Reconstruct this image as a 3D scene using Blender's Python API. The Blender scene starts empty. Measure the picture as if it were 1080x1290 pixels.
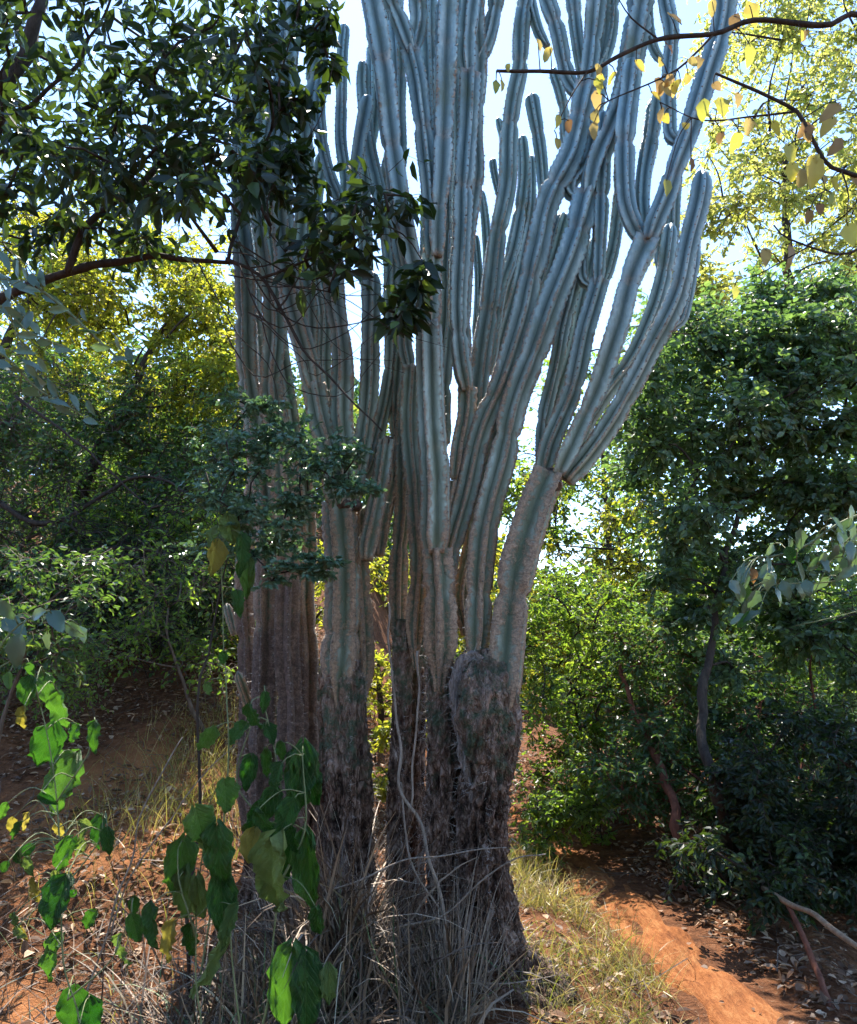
import bpy, math, random
import numpy as np
from mathutils import Matrix, Vector

# ------------------------------------------------------------------ camera, world, sun, exposure
SC = bpy.context.scene
COL = SC.collection
F = 921.0                                  # focal length in photo pixels (1080 x 1290)
PITCH = math.radians(9.6)
CAM = np.array([0.0, 0.0, 1.6])
cd = bpy.data.cameras.new('camera'); cam = bpy.data.objects.new('camera', cd); COL.objects.link(cam)
cam.location = CAM; cam.rotation_euler = (math.radians(90) + PITCH, 0, 0)
cd.sensor_fit = 'VERTICAL'; cd.sensor_height = 24; cd.lens = 24 * F / 1290; cd.clip_end = 3000; cd.clip_start = 0.05
SC.camera = cam
SUN_AZ, SUN_EL = -6.0, 58.0               # azimuth from +Y (clockwise positive), elevation
w = bpy.data.worlds.new('World'); SC.world = w; w.use_nodes = True
nt = w.node_tree; bg = nt.nodes['Background']; sk = nt.nodes.new('ShaderNodeTexSky')
sk.sky_type = 'NISHITA'; sk.sun_disc = False
sk.sun_elevation = math.radians(SUN_EL); sk.sun_rotation = math.radians(SUN_AZ)
sk.air_density = 1.0; sk.dust_density = 0.1; sk.ozone_density = 4.0
nt.links.new(sk.outputs[0], bg.inputs[0]); bg.inputs[1].default_value = 0.15
sl = bpy.data.lights.new('sun', 'SUN'); so = bpy.data.objects.new('sun', sl); COL.objects.link(so)
sl.energy = 4.5; sl.angle = math.radians(0.5); sl.color = (1.0, 0.93, 0.82)
sd = Vector((math.sin(math.radians(SUN_AZ)) * math.cos(math.radians(SUN_EL)),
             math.cos(math.radians(SUN_AZ)) * math.cos(math.radians(SUN_EL)), math.sin(math.radians(SUN_EL))))
so.rotation_euler = sd.to_track_quat('Z', 'Y').to_euler(); so.location = (0, 0, 20)
SC.view_settings.view_transform = 'Standard'; SC.view_settings.look = 'None'
SC.view_settings.exposure = 1.78; SC.view_settings.gamma = 1.0; SC.view_settings.use_curve_mapping = False
SC.render.engine = 'CYCLES'
cy = SC.cycles
cy.use_denoising = True; cy.denoiser = 'OPENIMAGEDENOISE'
cy.max_bounces = 4; cy.diffuse_bounces = 2; cy.glossy_bounces = 2; cy.transmission_bounces = 3
cy.use_adaptive_sampling = True; cy.adaptive_threshold = 0.03; cy.caustics_reflective = False; cy.caustics_refractive = False
cy.sample_clamp_indirect = 6.0

rng = np.random.default_rng(11); random.seed(11)
R = math.radians

# ------------------------------------------------------------------ helpers
def pdir(px, py):
    u = (px - 540) / F; v = (645 - py) / F
    return np.array([u, math.cos(PITCH) - v * math.sin(PITCH), math.sin(PITCH) + v * math.cos(PITCH)])
def P(px, py, Y):
    d = pdir(px, py); return CAM + d * (Y / d[1])
def S(px, py, Y):                          # metres per photo pixel there
    return Y / pdir(px, py)[1] / F
def sstep(a, b, x):
    t = np.clip((np.asarray(x, float) - a) / (b - a), 0, 1); return t * t * (3 - 2 * t)

def hash3(ix, iy, iz):
    h = (ix * 374761393 + iy * 668265263 + iz * 2147483647 + 1013904223) & 0x7fffffff
    h = ((h ^ (h >> 13)) * 1274126177) & 0x7fffffff
    return ((h ^ (h >> 16)) & 0xffff) / 65535.0
def vnoise(p):
    p = np.asarray(p, float); i = np.floor(p).astype(np.int64); f = p - i; f = f * f * (3 - 2 * f)
    out = 0
    for dx in (0, 1):
        for dy in (0, 1):
            for dz in (0, 1):
                wgt = (f[..., 0] if dx else 1 - f[..., 0]) * (f[..., 1] if dy else 1 - f[..., 1]) * (f[..., 2] if dz else 1 - f[..., 2])
                out = out + wgt * hash3(i[..., 0] + dx, i[..., 1] + dy, i[..., 2] + dz)
    return out * 2 - 1
def fbm(p, o=3):
    s = 0; a = 1
    for k in range(o):
        s = s + a * vnoise(np.asarray(p) * (2.03 ** k) + 17.3 * k); a *= 0.5
    return s

PATH = np.array([[1.62, 2.2], [1.50, 3.2], [1.37, 4.0], [1.24, 5.0], [1.05, 6.1], [0.8, 7.4], [0.3, 9.0], [-0.6, 11.0]])
def path_dist(x, y):
    x = np.asarray(x, float); y = np.asarray(y, float); best = np.full(x.shape, 1e9)
    for a, b in zip(PATH[:-1], PATH[1:]):
        ab = b - a; t = np.clip(((x - a[0]) * ab[0] + (y - a[1]) * ab[1]) / (ab @ ab), 0, 1)
        best = np.minimum(best, np.hypot(x - a[0] - t * ab[0], y - a[1] - t * ab[1]))
    return best
def gz(x, y):
    x = np.asarray(x, float); y = np.asarray(y, float)
    left = sstep(0.5, -1.9, x)
    rise = 11 * np.tanh(np.maximum(0, y - 3.7) * 0.33 / 11)
    z = left * rise * 0.95 + 0.10 * np.maximum(0, -x - 3)
    z = z - 0.30 * np.minimum(np.maximum(0, x - 2.0), 12)
    z = z + 0.10 * sstep(1.0, 0.2, np.hypot(x - 0.1, (y - 4.0) * 0.8))          # mound at the cactus foot
    p = np.stack([x * 0.9, y * 0.9, x * 0], -1)
    z = z + 0.10 * vnoise(p) * sstep(0.25, 0.8, path_dist(x, y)) + 0.03 * vnoise(p * 4.1)
    return z - 0.10 * sstep(0.75, 0.28, path_dist(x, y))
def G(px, py):                             # where the ray through a pixel meets the ground
    d = pdir(px, py); t = 1.0
    for _ in range(900):
        q = CAM + d * t
        if q[2] <= gz(q[0], q[1]): return q
        t += 0.02
    return CAM + d * t

class MB:
    def __init__(s): s.v = []; s.f = []; s.n = 0; s.at = {}
    def add(s, v, faces, **at):
        v = np.asarray(v, float).reshape(-1, 3)
        for f in (faces if isinstance(faces, list) else [faces]): s.f.append(np.asarray(f, np.int64) + s.n)
        for k in set(list(s.at) + list(at)):
            a = at.get(k, 0.0); a = np.full(len(v), a) if np.isscalar(a) else np.asarray(a, float).ravel()
            if k not in s.at: s.at[k] = [np.zeros(s.n)] if s.n else []
            s.at[k].append(a)
        s.v.append(v); s.n += len(v)
    def mesh(s, name, mats, smooth=True):
        me = bpy.data.meshes.new(name)
        V = np.concatenate(s.v) if s.v else np.zeros((0, 3))
        me.vertices.add(len(V)); me.vertices.foreach_set('co', V.astype(np.float32).ravel())
        lo = np.concatenate([f.ravel() for f in s.f]); tot = np.concatenate([np.full(len(f), f.shape[1]) for f in s.f])
        me.loops.add(len(lo)); me.loops.foreach_set('vertex_index', lo.astype(np.int32))
        st = np.concatenate([[0], np.cumsum(tot)[:-1]])
        me.polygons.add(len(tot)); me.polygons.foreach_set('loop_start', st.astype(np.int32))
        me.polygons.foreach_set('use_smooth', np.full(len(tot), smooth))
        for k, a in s.at.items():
            t = me.attributes.new(k, 'FLOAT', 'POINT'); t.data.foreach_set('value', np.concatenate(a).astype(np.float32))
        for m in (mats if isinstance(mats, list) else [mats]): me.materials.append(m)
        me.update(calc_edges=True); me.validate()
        return me
    def obj(s, name, mats, parent=None, smooth=True, kind=None):
        return link(name, s.mesh(name, mats, smooth), parent, kind)

def link(name, me, parent=None, kind=None, loc=None, mat=None):
    o = bpy.data.objects.new(name, me); COL.objects.link(o)
    if parent is not None:
        o.parent = parent; o.matrix_parent_inverse = Matrix.Translation(-Vector(parent['_b']) if '_b' in parent else (0, 0, 0))
    if mat is not None: o.matrix_basis = mat
    if kind: o['kind'] = kind
    return o
def thing(name, label, cat, loc, group=None):
    o = bpy.data.objects.new(name, None); COL.objects.link(o); o.empty_display_size = 0.2
    o.location = loc; o['_b'] = [float(c) for c in loc]; tag(o, label, cat, group)
    return o
def sub_of(part): part['_b'] = [0.0, 0.0, 0.0]
def tag(o, label, cat, group=None):
    o['label'] = label; o['category'] = cat
    if group: o['group'] = group
def nrm(a): return a / np.maximum(np.linalg.norm(a, axis=-1, keepdims=True), 1e-9)

def spline(pts, ds):
    p = np.asarray(pts, float)
    if len(p) == 2: p = np.array([p[0], (p[0] + p[1]) / 2, p[1]])
    q = np.vstack([2 * p[0] - p[1], p, 2 * p[-1] - p[-2]]); out = []
    for i in range(1, len(q) - 2):
        n = max(2, int(np.linalg.norm(q[i + 1][:3] - q[i][:3]) / ds * 2)); t = np.linspace(0, 1, n, endpoint=False)[:, None]
        a, b, c, d = q[i - 1], q[i], q[i + 1], q[i + 2]
        out.append(0.5 * (2 * b + (c - a) * t + (2 * a - 5 * b + 4 * c - d) * t ** 2 + (-a + 3 * b - 3 * c + d) * t ** 3))
    out = np.vstack(out + [p[-1:]])
    L = np.concatenate([[0], np.cumsum(np.linalg.norm(np.diff(out[:, :3], axis=0), axis=1))])
    n = max(3, int(L[-1] / ds) + 1); t = np.linspace(0, L[-1], n)
    return np.stack([np.interp(t, L, out[:, k]) for k in range(out.shape[1])], 1), t
def frames(p):
    t = np.gradient(p, axis=0); t = nrm(t); n = np.zeros_like(p); r = np.array([1.0, 0, 0])
    if abs(t[0] @ r) > 0.9: r = np.array([0, 1.0, 0])
    n[0] = nrm(r - t[0] * (t[0] @ r))
    for i in range(1, len(p)):
        v = n[i - 1] - t[i] * (n[i - 1] @ t[i]); n[i] = nrm(v)
    return t, n, np.cross(t, n)
def ringfaces(n, m, cap=True):
    i = np.arange(n - 1)[:, None] * m; j = np.arange(m)[None]; k = (j + 1) % m
    f = np.stack([i + j, i + k, i + k + m, i + j + m], -1).reshape(-1, 4); out = [f]
    if cap: out += [np.arange(m)[None, ::-1], (np.arange(m) + (n - 1) * m)[None]]
    return out
def tube(mb, pts, r0, r1, ds=0.06, m=6, wob=0.0, **at):
    p, t = spline(pts, ds)
    if wob: p = p + wob * np.stack([vnoise(np.stack([t * 6 + k * 9.1, t * 0 + p[0, 0] * 37, t * 0 + k * 3.3], 1)) for k in range(3)], 1) * np.minimum(1, t / 0.1)[:, None]
    _, n, b = frames(p); a = np.linspace(0, 2 * math.pi, m, endpoint=False)
    rr = (np.linspace(1, 0, len(p)) ** 0.8 * (r0 - r1) + r1) * (1 + 0.16 * vnoise(np.stack([t * 14, t * 0 + p[0, 2] * 31, t * 0], 1)))
    V = p[:, None] + rr[:, None, None] * (np.cos(a)[None, :, None] * n[:, None] + np.sin(a)[None, :, None] * b[:, None])
    mb.add(V, ringfaces(len(p), m), **at); return p

def twigs(mb, A, B, r, **at):              # many thin three-sided twigs, one bend each
    A = np.asarray(A); B = np.asarray(B); n = len(A)
    d = B - A; L = np.linalg.norm(d, axis=1); M = A + 0.55 * d + (rng.normal(0, 0.10, (n, 3)) + [0, 0, 0.08]) * L[:, None]
    t = nrm(d); u = nrm(np.cross(t, nrm(rng.normal(0, 1, (n, 3))))); v = np.cross(t, u); V = []
    for q, s in ((A, 1.0), (M, 0.75), (B, 0.35)):
        for a in (0, 2.094, 4.189): V.append(q + (math.cos(a) * u + math.sin(a) * v) * (r * s)[:, None])
    V = np.stack(V, 1); f = []
    for k in (0, 3):
        for j in range(3): f.append([k + j, k + (j + 1) % 3, k + 3 + (j + 1) % 3, k + 3 + j])
    f = (np.array(f)[None] + np.arange(n)[:, None, None] * 9).reshape(-1, 4)
    mb.add(V, f, **{k: np.repeat(a, 9) for k, a in at.items()}); return M

LEAF4 = (np.array([[0, 0, 0], [.45, .5, .10], [1, 0, -.06], [.45, -.5, .10]]), np.array([[0, 2, 1], [0, 3, 2]]))
LEAF6 = (np.array([[0, 0, 0], [.30, .5, .10], [.30, -.5, .10], [.70, .40, .05], [.70, -.40, .05], [1, 0, -.10]]), np.array([[0, 4, 2], [0, 5, 4], [0, 3, 5], [0, 1, 3]]))
LEAF8 = (np.array([[0, 0, 0], [.28, .42, .10], [.28, 0, 0], [.28, -.42, .10], [.66, .40, .06], [.66, 0, -.05], [.66, -.40, .06], [1.0, 0, -.16]]),
         np.array([[0, 2, 1], [0, 3, 2], [2, 5, 4], [2, 4, 1], [3, 6, 5], [3, 5, 2], [5, 7, 4], [6, 7, 5]]))
def leaves(mb, C, D, N, L, W, rnd, kind=LEAF4):
    T, f = kind; n = len(C); D = nrm(D); Bn = nrm(np.cross(N, D)); N = np.cross(D, Bn)
    V = C[:, None] + T[None, :, 0:1] * (D * L[:, None])[:, None] + T[None, :, 1:2] * (Bn * W[:, None])[:, None] + T[None, :, 2:3] * (N * L[:, None])[:, None]
    mb.add(V, (f[None] + np.arange(n)[:, None, None] * len(T)).reshape(-1, 3), rnd=np.repeat(rnd, len(T)))

# ------------------------------------------------------------------ materials
def mat(name):
    m = bpy.data.materials.new(name); m.use_nodes = True; t = m.node_tree
    return m, t, t.nodes['Principled BSDF']
def nd(t, typ, **kw):
    n = t.nodes.new(typ)
    for k, v in kw.items():
        if k in n.inputs: n.inputs[k].default_value = v
        else: setattr(n, k, v)
    return n
def ramp(t, stops, src=None):
    n = t.nodes.new('ShaderNodeValToRGB'); e = n.color_ramp.elements
    while len(e) < len(stops): e.new(0.5)
    for el, (p, c) in zip(e, stops): el.position = p; el.color = (*c, 1)
    if src is not None: t.links.new(src, n.inputs[0])
    return n
def mixc(t, a, b, fac):
    n = t.nodes.new('ShaderNodeMix'); n.data_type = 'RGBA'
    for k, s in ((6, a), (7, b), (0, fac)):
        if isinstance(s, (tuple, list)): n.inputs[k].default_value = (*s, 1)
        elif isinstance(s, (int, float)): n.inputs[k].default_value = s
        else: t.links.new(s, n.inputs[k])
    return n.outputs[2]
def mth(t, op, a, b=None, clamp=False):
    n = t.nodes.new('ShaderNodeMath'); n.operation = op; n.use_clamp = clamp
    for k, s in ((0, a), (1, b)):
        if s is None: continue
        if isinstance(s, (int, float)): n.inputs[k].default_value = s
        else: t.links.new(s, n.inputs[k])
    return n.outputs[0]
def attr(t, name): return nd(t, 'ShaderNodeAttribute', attribute_name=name).outputs['Fac']
def noise(t, scale, detail=4, rough=0.6, vec=None, dist=0.0):
    n = nd(t, 'ShaderNodeTexNoise', Scale=scale, Detail=detail, Roughness=rough, Distortion=dist)
    if vec is not None: t.links.new(vec, n.inputs['Vector'])
    return n.outputs['Fac']
def bump(t, b, h, strength, dist):
    n = nd(t, 'ShaderNodeBump', Strength=strength, Distance=dist); t.links.new(h, n.inputs['Height']); t.links.new(n.outputs[0], b.inputs['Normal'])
def gpos(t, sc=(1, 1, 1)):
    g = t.nodes.new('ShaderNodeNewGeometry'); m = nd(t, 'ShaderNodeMapping'); m.inputs['Scale'].default_value = sc
    t.links.new(g.outputs['Position'], m.inputs[0]); return m.outputs[0]

def leaf_mat(name, stops, trans, tf=0.42, rough=0.42, spec=0.45, per_object=False, veins=False):
    m, t, b = mat(name)
    src = t.nodes.new('ShaderNodeObjectInfo').outputs['Random'] if per_object else attr(t, 'rnd')
    c = ramp(t, stops, src).outputs[0]; tc = ramp(t, trans, src).outputs[0]
    if veins:
        o = t.nodes.new('ShaderNodeTexCoord').outputs['Object']
        n1 = noise(t, 9, 4, 0.7, o); c = mixc(t, c, (0.16, 0.17, 0.04), mth(t, 'MULTIPLY', mth(t, 'SUBTRACT', n1, 0.5, True), 1.6, True))
        sx = t.nodes.new('ShaderNodeSeparateXYZ'); t.links.new(o, sx.inputs[0]); ay = mth(t, 'ABSOLUTE', sx.outputs[1])
        ph = mth(t, 'SUBTRACT', mth(t, 'MULTIPLY', sx.outputs[0], 46.0), mth(t, 'MULTIPLY', ay, 50.0)); vn = mth(t, 'POWER', mth(t, 'ADD', mth(t, 'MULTIPLY', mth(t, 'SINE', ph), 0.5), 0.5), 6.0)
        rib_ = mth(t, 'MAXIMUM', mth(t, 'MULTIPLY', vn, 0.45), mth(t, 'MULTIPLY', mth(t, 'SUBTRACT', 0.022, ay, True), 45.0, True)); c = mixc(t, c, (0.20, 0.28, 0.11), mth(t, 'MULTIPLY', rib_, 0.55))
        bump(t, b, mth(t, 'ADD', noise(t, 22, 4, 0.7, o), mth(t, 'MULTIPLY', rib_, -0.6)), 0.9, 0.012)
    t.links.new(c, b.inputs['Base Color']); b.inputs['Roughness'].default_value = rough; b.inputs['Specular IOR Level'].default_value = spec
    tr = t.nodes.new('ShaderNodeBsdfTranslucent'); t.links.new(tc, tr.inputs[0])
    mx = t.nodes.new('ShaderNodeMixShader'); mx.inputs[0].default_value = tf
    t.links.new(b.outputs[0], mx.inputs[1]); t.links.new(tr.outputs[0], mx.inputs[2])
    t.links.new(mx.outputs[0], t.nodes['Material Output'].inputs[0]); return m

def wood_mat(name, c0, c1, sc=30, rough=0.85):
    m, t, b = mat(name); v = gpos(t, (1, 1, 0.25)); n = noise(t, sc, 5, 0.7, v)
    t.links.new(ramp(t, [(0.3, c0), (0.72, c1)], n).outputs[0], b.inputs['Base Color']); b.inputs['Roughness'].default_value = rough
    b.inputs['Specular IOR Level'].default_value = 0.2
    bump(t, b, n, 0.6, 0.02); return m
M = {}
M['twig'] = wood_mat('dark_twig', (0.020, 0.015, 0.012), (0.070, 0.054, 0.043))
M['palewood'] = wood_mat('dead_pale_wood', (0.10, 0.075, 0.055), (0.34, 0.28, 0.225), 60)
M['pole'] = wood_mat('peeled_pole', (0.17, 0.10, 0.06), (0.36, 0.25, 0.16), 40)
M['greytwig'] = wood_mat('grey_twig', (0.045, 0.032, 0.024), (0.20, 0.15, 0.115))
M['redwood'] = wood_mat('reddish_bark', (0.07, 0.026, 0.016), (0.20, 0.075, 0.045), 26)

def cactus_mat():
    m, t, b = mat('cactus_skin')
    rib = attr(t, 'rib'); age = attr(t, 'age'); scar = attr(t, 'scar'); s = attr(t, 'along')
    pv = gpos(t); n1 = noise(t, 4, 5, 0.65, pv); n2 = noise(t, 34, 5, 0.75, pv); n3 = noise(t, 120, 4, 0.75, pv); n4 = noise(t, 16, 5, 0.75, gpos(t, (1, 1, 0.22)))
    g_ = t.nodes.new('ShaderNodeNewGeometry'); sz = t.nodes.new('ShaderNodeSeparateXYZ'); t.links.new(g_.outputs['Position'], sz.inputs[0])
    hi = nd(t, 'ShaderNodeMapRange'); hi.inputs[1].default_value = 2.7; hi.inputs[2].default_value = 4.3; t.links.new(mth(t, 'ADD', sz.outputs[2], mth(t, 'MULTIPLY', n1, 0.8)), hi.inputs[0])
    young = mixc(t, mixc(t, (0.060, 0.080, 0.040), (0.47, 0.57, 0.47), rib), mixc(t, (0.038, 0.085, 0.095), (0.30, 0.48, 0.55), rib), hi.outputs[0])   # groove shade painted in as darker skin; bluer with height
    old = mixc(t, (0.060, 0.085, 0.040), (0.42, 0.46, 0.37), rib)  # old skin carries the same painted groove shade
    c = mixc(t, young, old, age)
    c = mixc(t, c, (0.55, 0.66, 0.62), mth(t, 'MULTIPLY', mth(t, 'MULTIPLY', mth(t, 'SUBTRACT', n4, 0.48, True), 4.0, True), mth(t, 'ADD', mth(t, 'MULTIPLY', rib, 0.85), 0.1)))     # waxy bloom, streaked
    c = mixc(t, c, (0.11, 0.14, 0.07), mth(t, 'MULTIPLY', mth(t, 'SUBTRACT', n1, 0.52, True), 3.4, True))     # olive patches
    c = mixc(t, c, (0.060, 0.070, 0.050), mth(t, 'MULTIPLY', mth(t, 'SUBTRACT', n3, 0.60, True), 4.0, True))  # specks
    k = mth(t, 'ADD', mth(t, 'MULTIPLY', age, 1.0), mth(t, 'MULTIPLY', mth(t, 'SUBTRACT', n2, 0.5), 2.4))
    k = mth(t, 'ADD', k, mth(t, 'MULTIPLY', mth(t, 'SUBTRACT', n1, 0.5), 1.6))
    k = mth(t, 'ADD', k, mth(t, 'MULTIPLY', mth(t, 'SUBTRACT', rib, 0.55), 1.2))
    k = mth(t, 'ADD', k, mth(t, 'MULTIPLY', mth(t, 'SUBTRACT', 1.0, hi.outputs[0]), 0.16))
    k = mth(t, 'MULTIPLY', mth(t, 'SUBTRACT', k, 0.54, True), 2.4, True)
    k = mth(t, 'MAXIMUM', mth(t, 'MULTIPLY', k, 0.9), mth(t, 'MULTIPLY', scar, mth(t, 'MULTIPLY', mth(t, 'SUBTRACT', n2, 0.30, True), 2.2, True), True))
    cork = ramp(t, [(0.34, (0.060, 0.036, 0.026)), (0.46, (0.27, 0.17, 0.105)), (0.58, (0.50, 0.335, 0.215)), (0.70, (0.64, 0.49, 0.36))], mth(t, 'ADD', mth(t, 'MULTIPLY', n3, 0.55), mth(t, 'MULTIPLY', n2, 0.45))).outputs[0]
    c = mixc(t, c, cork, k)
    brk = ramp(t, [(0.35, (0.022, 0.014, 0.010)), (0.50, (0.110, 0.070, 0.052)), (0.66, (0.32, 0.235, 0.19))], mth(t, 'ADD', mth(t, 'MULTIPLY', n3, 0.4), mth(t, 'MULTIPLY', n2, 0.6))).outputs[0]
    kb = mth(t, 'MULTIPLY', mth(t, 'SUBTRACT', mth(t, 'ADD', age, mth(t, 'ADD', mth(t, 'MULTIPLY', mth(t, 'SUBTRACT', n1, 0.5), 0.9), mth(t, 'MULTIPLY', mth(t, 'SUBTRACT', n2, 0.5), 0.8))), 1.12, True), 4.0, True)
    c = mixc(t, c, brk, kb)
    t.links.new(c, b.inputs['Base Color'])
    b.inputs['Roughness'].default_value = 0.48; b.inputs['Specular IOR Level'].default_value = 0.5
    wv = mth(t, 'SINE', mth(t, 'MULTIPLY', mth(t, 'ADD', s, mth(t, 'MULTIPLY', n2, 0.10)), 300.0))
    h = mth(t, 'ADD', mth(t, 'MULTIPLY', wv, mth(t, 'ADD', mth(t, 'MULTIPLY', k, 0.35), 0.04)), mth(t, 'MULTIPLY', n2, mth(t, 'ADD', mth(t, 'MULTIPLY', mth(t, 'MAXIMUM', k, kb), 3.0), 0.7)))
    h = mth(t, 'ADD', h, mth(t, 'MULTIPLY', n3, 0.5))
    bump(t, b, h, 0.7, 0.008); return m
M['cactus'] = cactus_mat()
def bark_mat():
    m, t, b = mat('cactus_bark'); v = gpos(t, (1, 1, 0.46)); n = noise(t, 30, 8, 0.74, v, 0.5); n2 = noise(t, 6, 4, 0.6, gpos(t)); n3 = noise(t, 13, 5, 0.7, gpos(t))
    vo = nd(t, 'ShaderNodeTexVoronoi', feature='DISTANCE_TO_EDGE', Scale=26.0); dv = t.nodes.new('ShaderNodeMixRGB'); dv.inputs[0].default_value = 0.16
    nz = nd(t, 'ShaderNodeTexNoise', Scale=20.0, Detail=4.0); t.links.new(v, nz.inputs['Vector']); t.links.new(v, dv.inputs[1]); t.links.new(nz.outputs['Color'], dv.inputs[2]); t.links.new(dv.outputs[0], vo.inputs['Vector'])
    crack = mth(t, 'MULTIPLY', vo.outputs['Distance'], 4.5, True)
    crev = attr(t, 'crev'); x = mth(t, 'ADD', mth(t, 'MULTIPLY', n, 0.62), mth(t, 'MULTIPLY', crev, 0.22)); x = mth(t, 'ADD', x, mth(t, 'MULTIPLY', mth(t, 'SUBTRACT', crack, 0.7), 0.12)); x = mth(t, 'ADD', x, mth(t, 'MULTIPLY', mth(t, 'SUBTRACT', n3, 0.5), 0.35))
    c = ramp(t, [(0.24, (0.016, 0.010, 0.008)), (0.37, (0.055, 0.035, 0.026)), (0.50, (0.185, 0.124, 0.094)), (0.66, (0.44, 0.345, 0.29))], x).outputs[0]
    c = mixc(t, c, (0.14, 0.055, 0.030), mth(t, 'MULTIPLY', mth(t, 'SUBTRACT', n2, 0.52, True), 2.2, True))
    top = mixc(t, (0.10, 0.13, 0.085), ramp(t, [(0.32, (0.06, 0.036, 0.026)), (0.48, (0.30, 0.20, 0.15)), (0.66, (0.56, 0.43, 0.35))], n).outputs[0], mth(t, 'MULTIPLY', mth(t, 'SUBTRACT', n3, 0.40, True), 6.0, True))
    ft = mth(t, 'MULTIPLY', mth(t, 'SUBTRACT', mth(t, 'ADD', attr(t, 'age'), mth(t, 'MULTIPLY', mth(t, 'SUBTRACT', n3, 0.5), 1.6)), 0.75, True), 2.2, True)
    c = mixc(t, top, c, ft)
    t.links.new(c, b.inputs['Base Color']); b.inputs['Roughness'].default_value = 0.92; b.inputs['Specular IOR Level'].default_value = 0.12
    bump(t, b, mth(t, 'ADD', mth(t, 'MULTIPLY', n, 1.0), mth(t, 'MULTIPLY', crack, 0.55)), 1.0, 0.030); return m
M['bark'] = bark_mat()
M['collar'] = wood_mat('corky_collar', (0.016, 0.010, 0.008), (0.20, 0.135, 0.10), 70)
M['callus'] = wood_mat('callus_bark', (0.035, 0.024, 0.019), (0.36, 0.30, 0.265), 90)
m, t, b = mat('spine'); t.links.new(ramp(t, [(0, (0.10, 0.075, 0.055)), (1, (0.42, 0.38, 0.34))], attr(t, 'rnd')).outputs[0], b.inputs['Base Color']); M['spine'] = m
m, t, b = mat('dry_grass')
t.links.new(ramp(t, [(0, (0.035, 0.022, 0.014)), (0.35, (0.10, 0.064, 0.040)), (0.75, (0.24, 0.175, 0.12)), (0.90, (0.42, 0.33, 0.235)), (0.93, (0.10, 0.15, 0.05)), (1, (0.06, 0.12, 0.04))], attr(t, 'rnd')).outputs[0], b.inputs['Base Color'])
b.inputs['Roughness'].default_value = 0.6; M['dry'] = m
M['litter'] = leaf_mat('fallen_leaf', [(0, (0.07, 0.038, 0.022)), (0.5, (0.20, 0.11, 0.062)), (0.85, (0.36, 0.24, 0.15)), (1, (0.5, 0.38, 0.27))], [(0, (0.1, 0.05, 0.02)), (1, (0.4, 0.25, 0.12))], 0.15, 0.6, 0.3)
M['goldgrass'] = leaf_mat('sunny_grass', [(0, (0.07, 0.085, 0.02)), (0.5, (0.19, 0.15, 0.045)), (1, (0.40, 0.31, 0.13))], [(0, (0.25, 0.30, 0.03)), (1, (0.6, 0.45, 0.12))], 0.4)

def ground_mat():
    m, t, b = mat('forest_soil'); pv = gpos(t); n1 = noise(t, 1.3, 5, 0.6, pv); n2 = noise(t, 14, 6, 0.7, pv); n3 = noise(t, 60, 4, 0.7, pv)
    c = ramp(t, [(0.3, (0.050, 0.022, 0.012)), (0.55, (0.15, 0.062, 0.028)), (0.75, (0.25, 0.125, 0.065))], n2).outputs[0]
    c = mixc(t, c, (0.36, 0.150, 0.058), mth(t, 'MULTIPLY', mth(t, 'ADD', mth(t, 'SUBTRACT', n1, 0.56), attr(t, 'bare')), 1.9, True))
    c = mixc(t, c, (0.36, 0.27, 0.18), mth(t, 'MULTIPLY', mth(t, 'SUBTRACT', n3, 0.58, True), 3.0, True))
    t.links.new(c, b.inputs['Base Color']); b.inputs['Roughness'].default_value = 0.95; b.inputs['Specular IOR Level'].default_value = 0.1
    bump(t, b, mth(t, 'ADD', n2, mth(t, 'MULTIPLY', n3, 0.4)), 0.9, 0.05); return m
M['ground'] = ground_mat()
def dirt_mat():
    m, t, b = mat('red_dirt'); pv = gpos(t); n1 = noise(t, 2.2, 5, 0.6, pv); n2 = noise(t, 22, 6, 0.7, gpos(t, (1.6, 0.5, 1)))
    c = ramp(t, [(0.34, (0.10, 0.034, 0.014)), (0.48, (0.25, 0.092, 0.032)), (0.62, (0.36, 0.165, 0.064)), (0.75, (0.48, 0.28, 0.14))], mth(t, 'ADD', mth(t, 'MULTIPLY', n1, 0.45), mth(t, 'MULTIPLY', n2, 0.55))).outputs[0]
    t.links.new(c, b.inputs['Base Color']); b.inputs['Roughness'].default_value = 0.95; b.inputs['Specular IOR Level'].default_value = 0.1
    bump(t, b, n2, 0.9, 0.04); return m
M['dirt'] = dirt_mat()

# ------------------------------------------------------------------ ground, path
def axis(a, b, fine0, fine1, step, far):
    lo = fine0 - np.geomspace(step, fine0 - a, far)[::-1] if a < fine0 else np.array([])
    hi = fine1 + np.geomspace(step, b - fine1, far)
    return np.unique(np.concatenate([lo, np.arange(fine0, fine1, step), hi]))
gx = axis(-900, 900, -6, 5, 0.06, 34); gy = axis(-600, 900, 1.5, 11, 0.06, 34)
X, Yg = np.meshgrid(gx, gy); mb = MB(); nxx = len(gx)
bare = sstep(0.55, 0.15, np.hypot((X + 1.95) / 0.9, (Yg - 3.5) / 0.8)) * 0.5 + 0.42 * sstep(1.0, 0.3, np.hypot((X + 2.2) / 1.1, (Yg - 5.2) / 1.4))  # bare red earth; the farther patch also paints in sun dapple
i = (np.arange(len(gy) - 1)[:, None] * nxx + np.arange(nxx - 1)[None]).ravel()
mb.add(np.stack([X, Yg, gz(X, Yg)], -1), np.stack([i, i + 1, i + nxx + 1, i + nxx], 1), bare=bare)
mb.obj('ground', M['ground'], kind='structure')
pc, pl = spline(np.column_stack([PATH, PATH[:, 0] * 0]), 0.05); tt = nrm(np.gradient(pc, axis=0)); nn = np.stack([tt[:, 1], -tt[:, 0]], 1)
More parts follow.
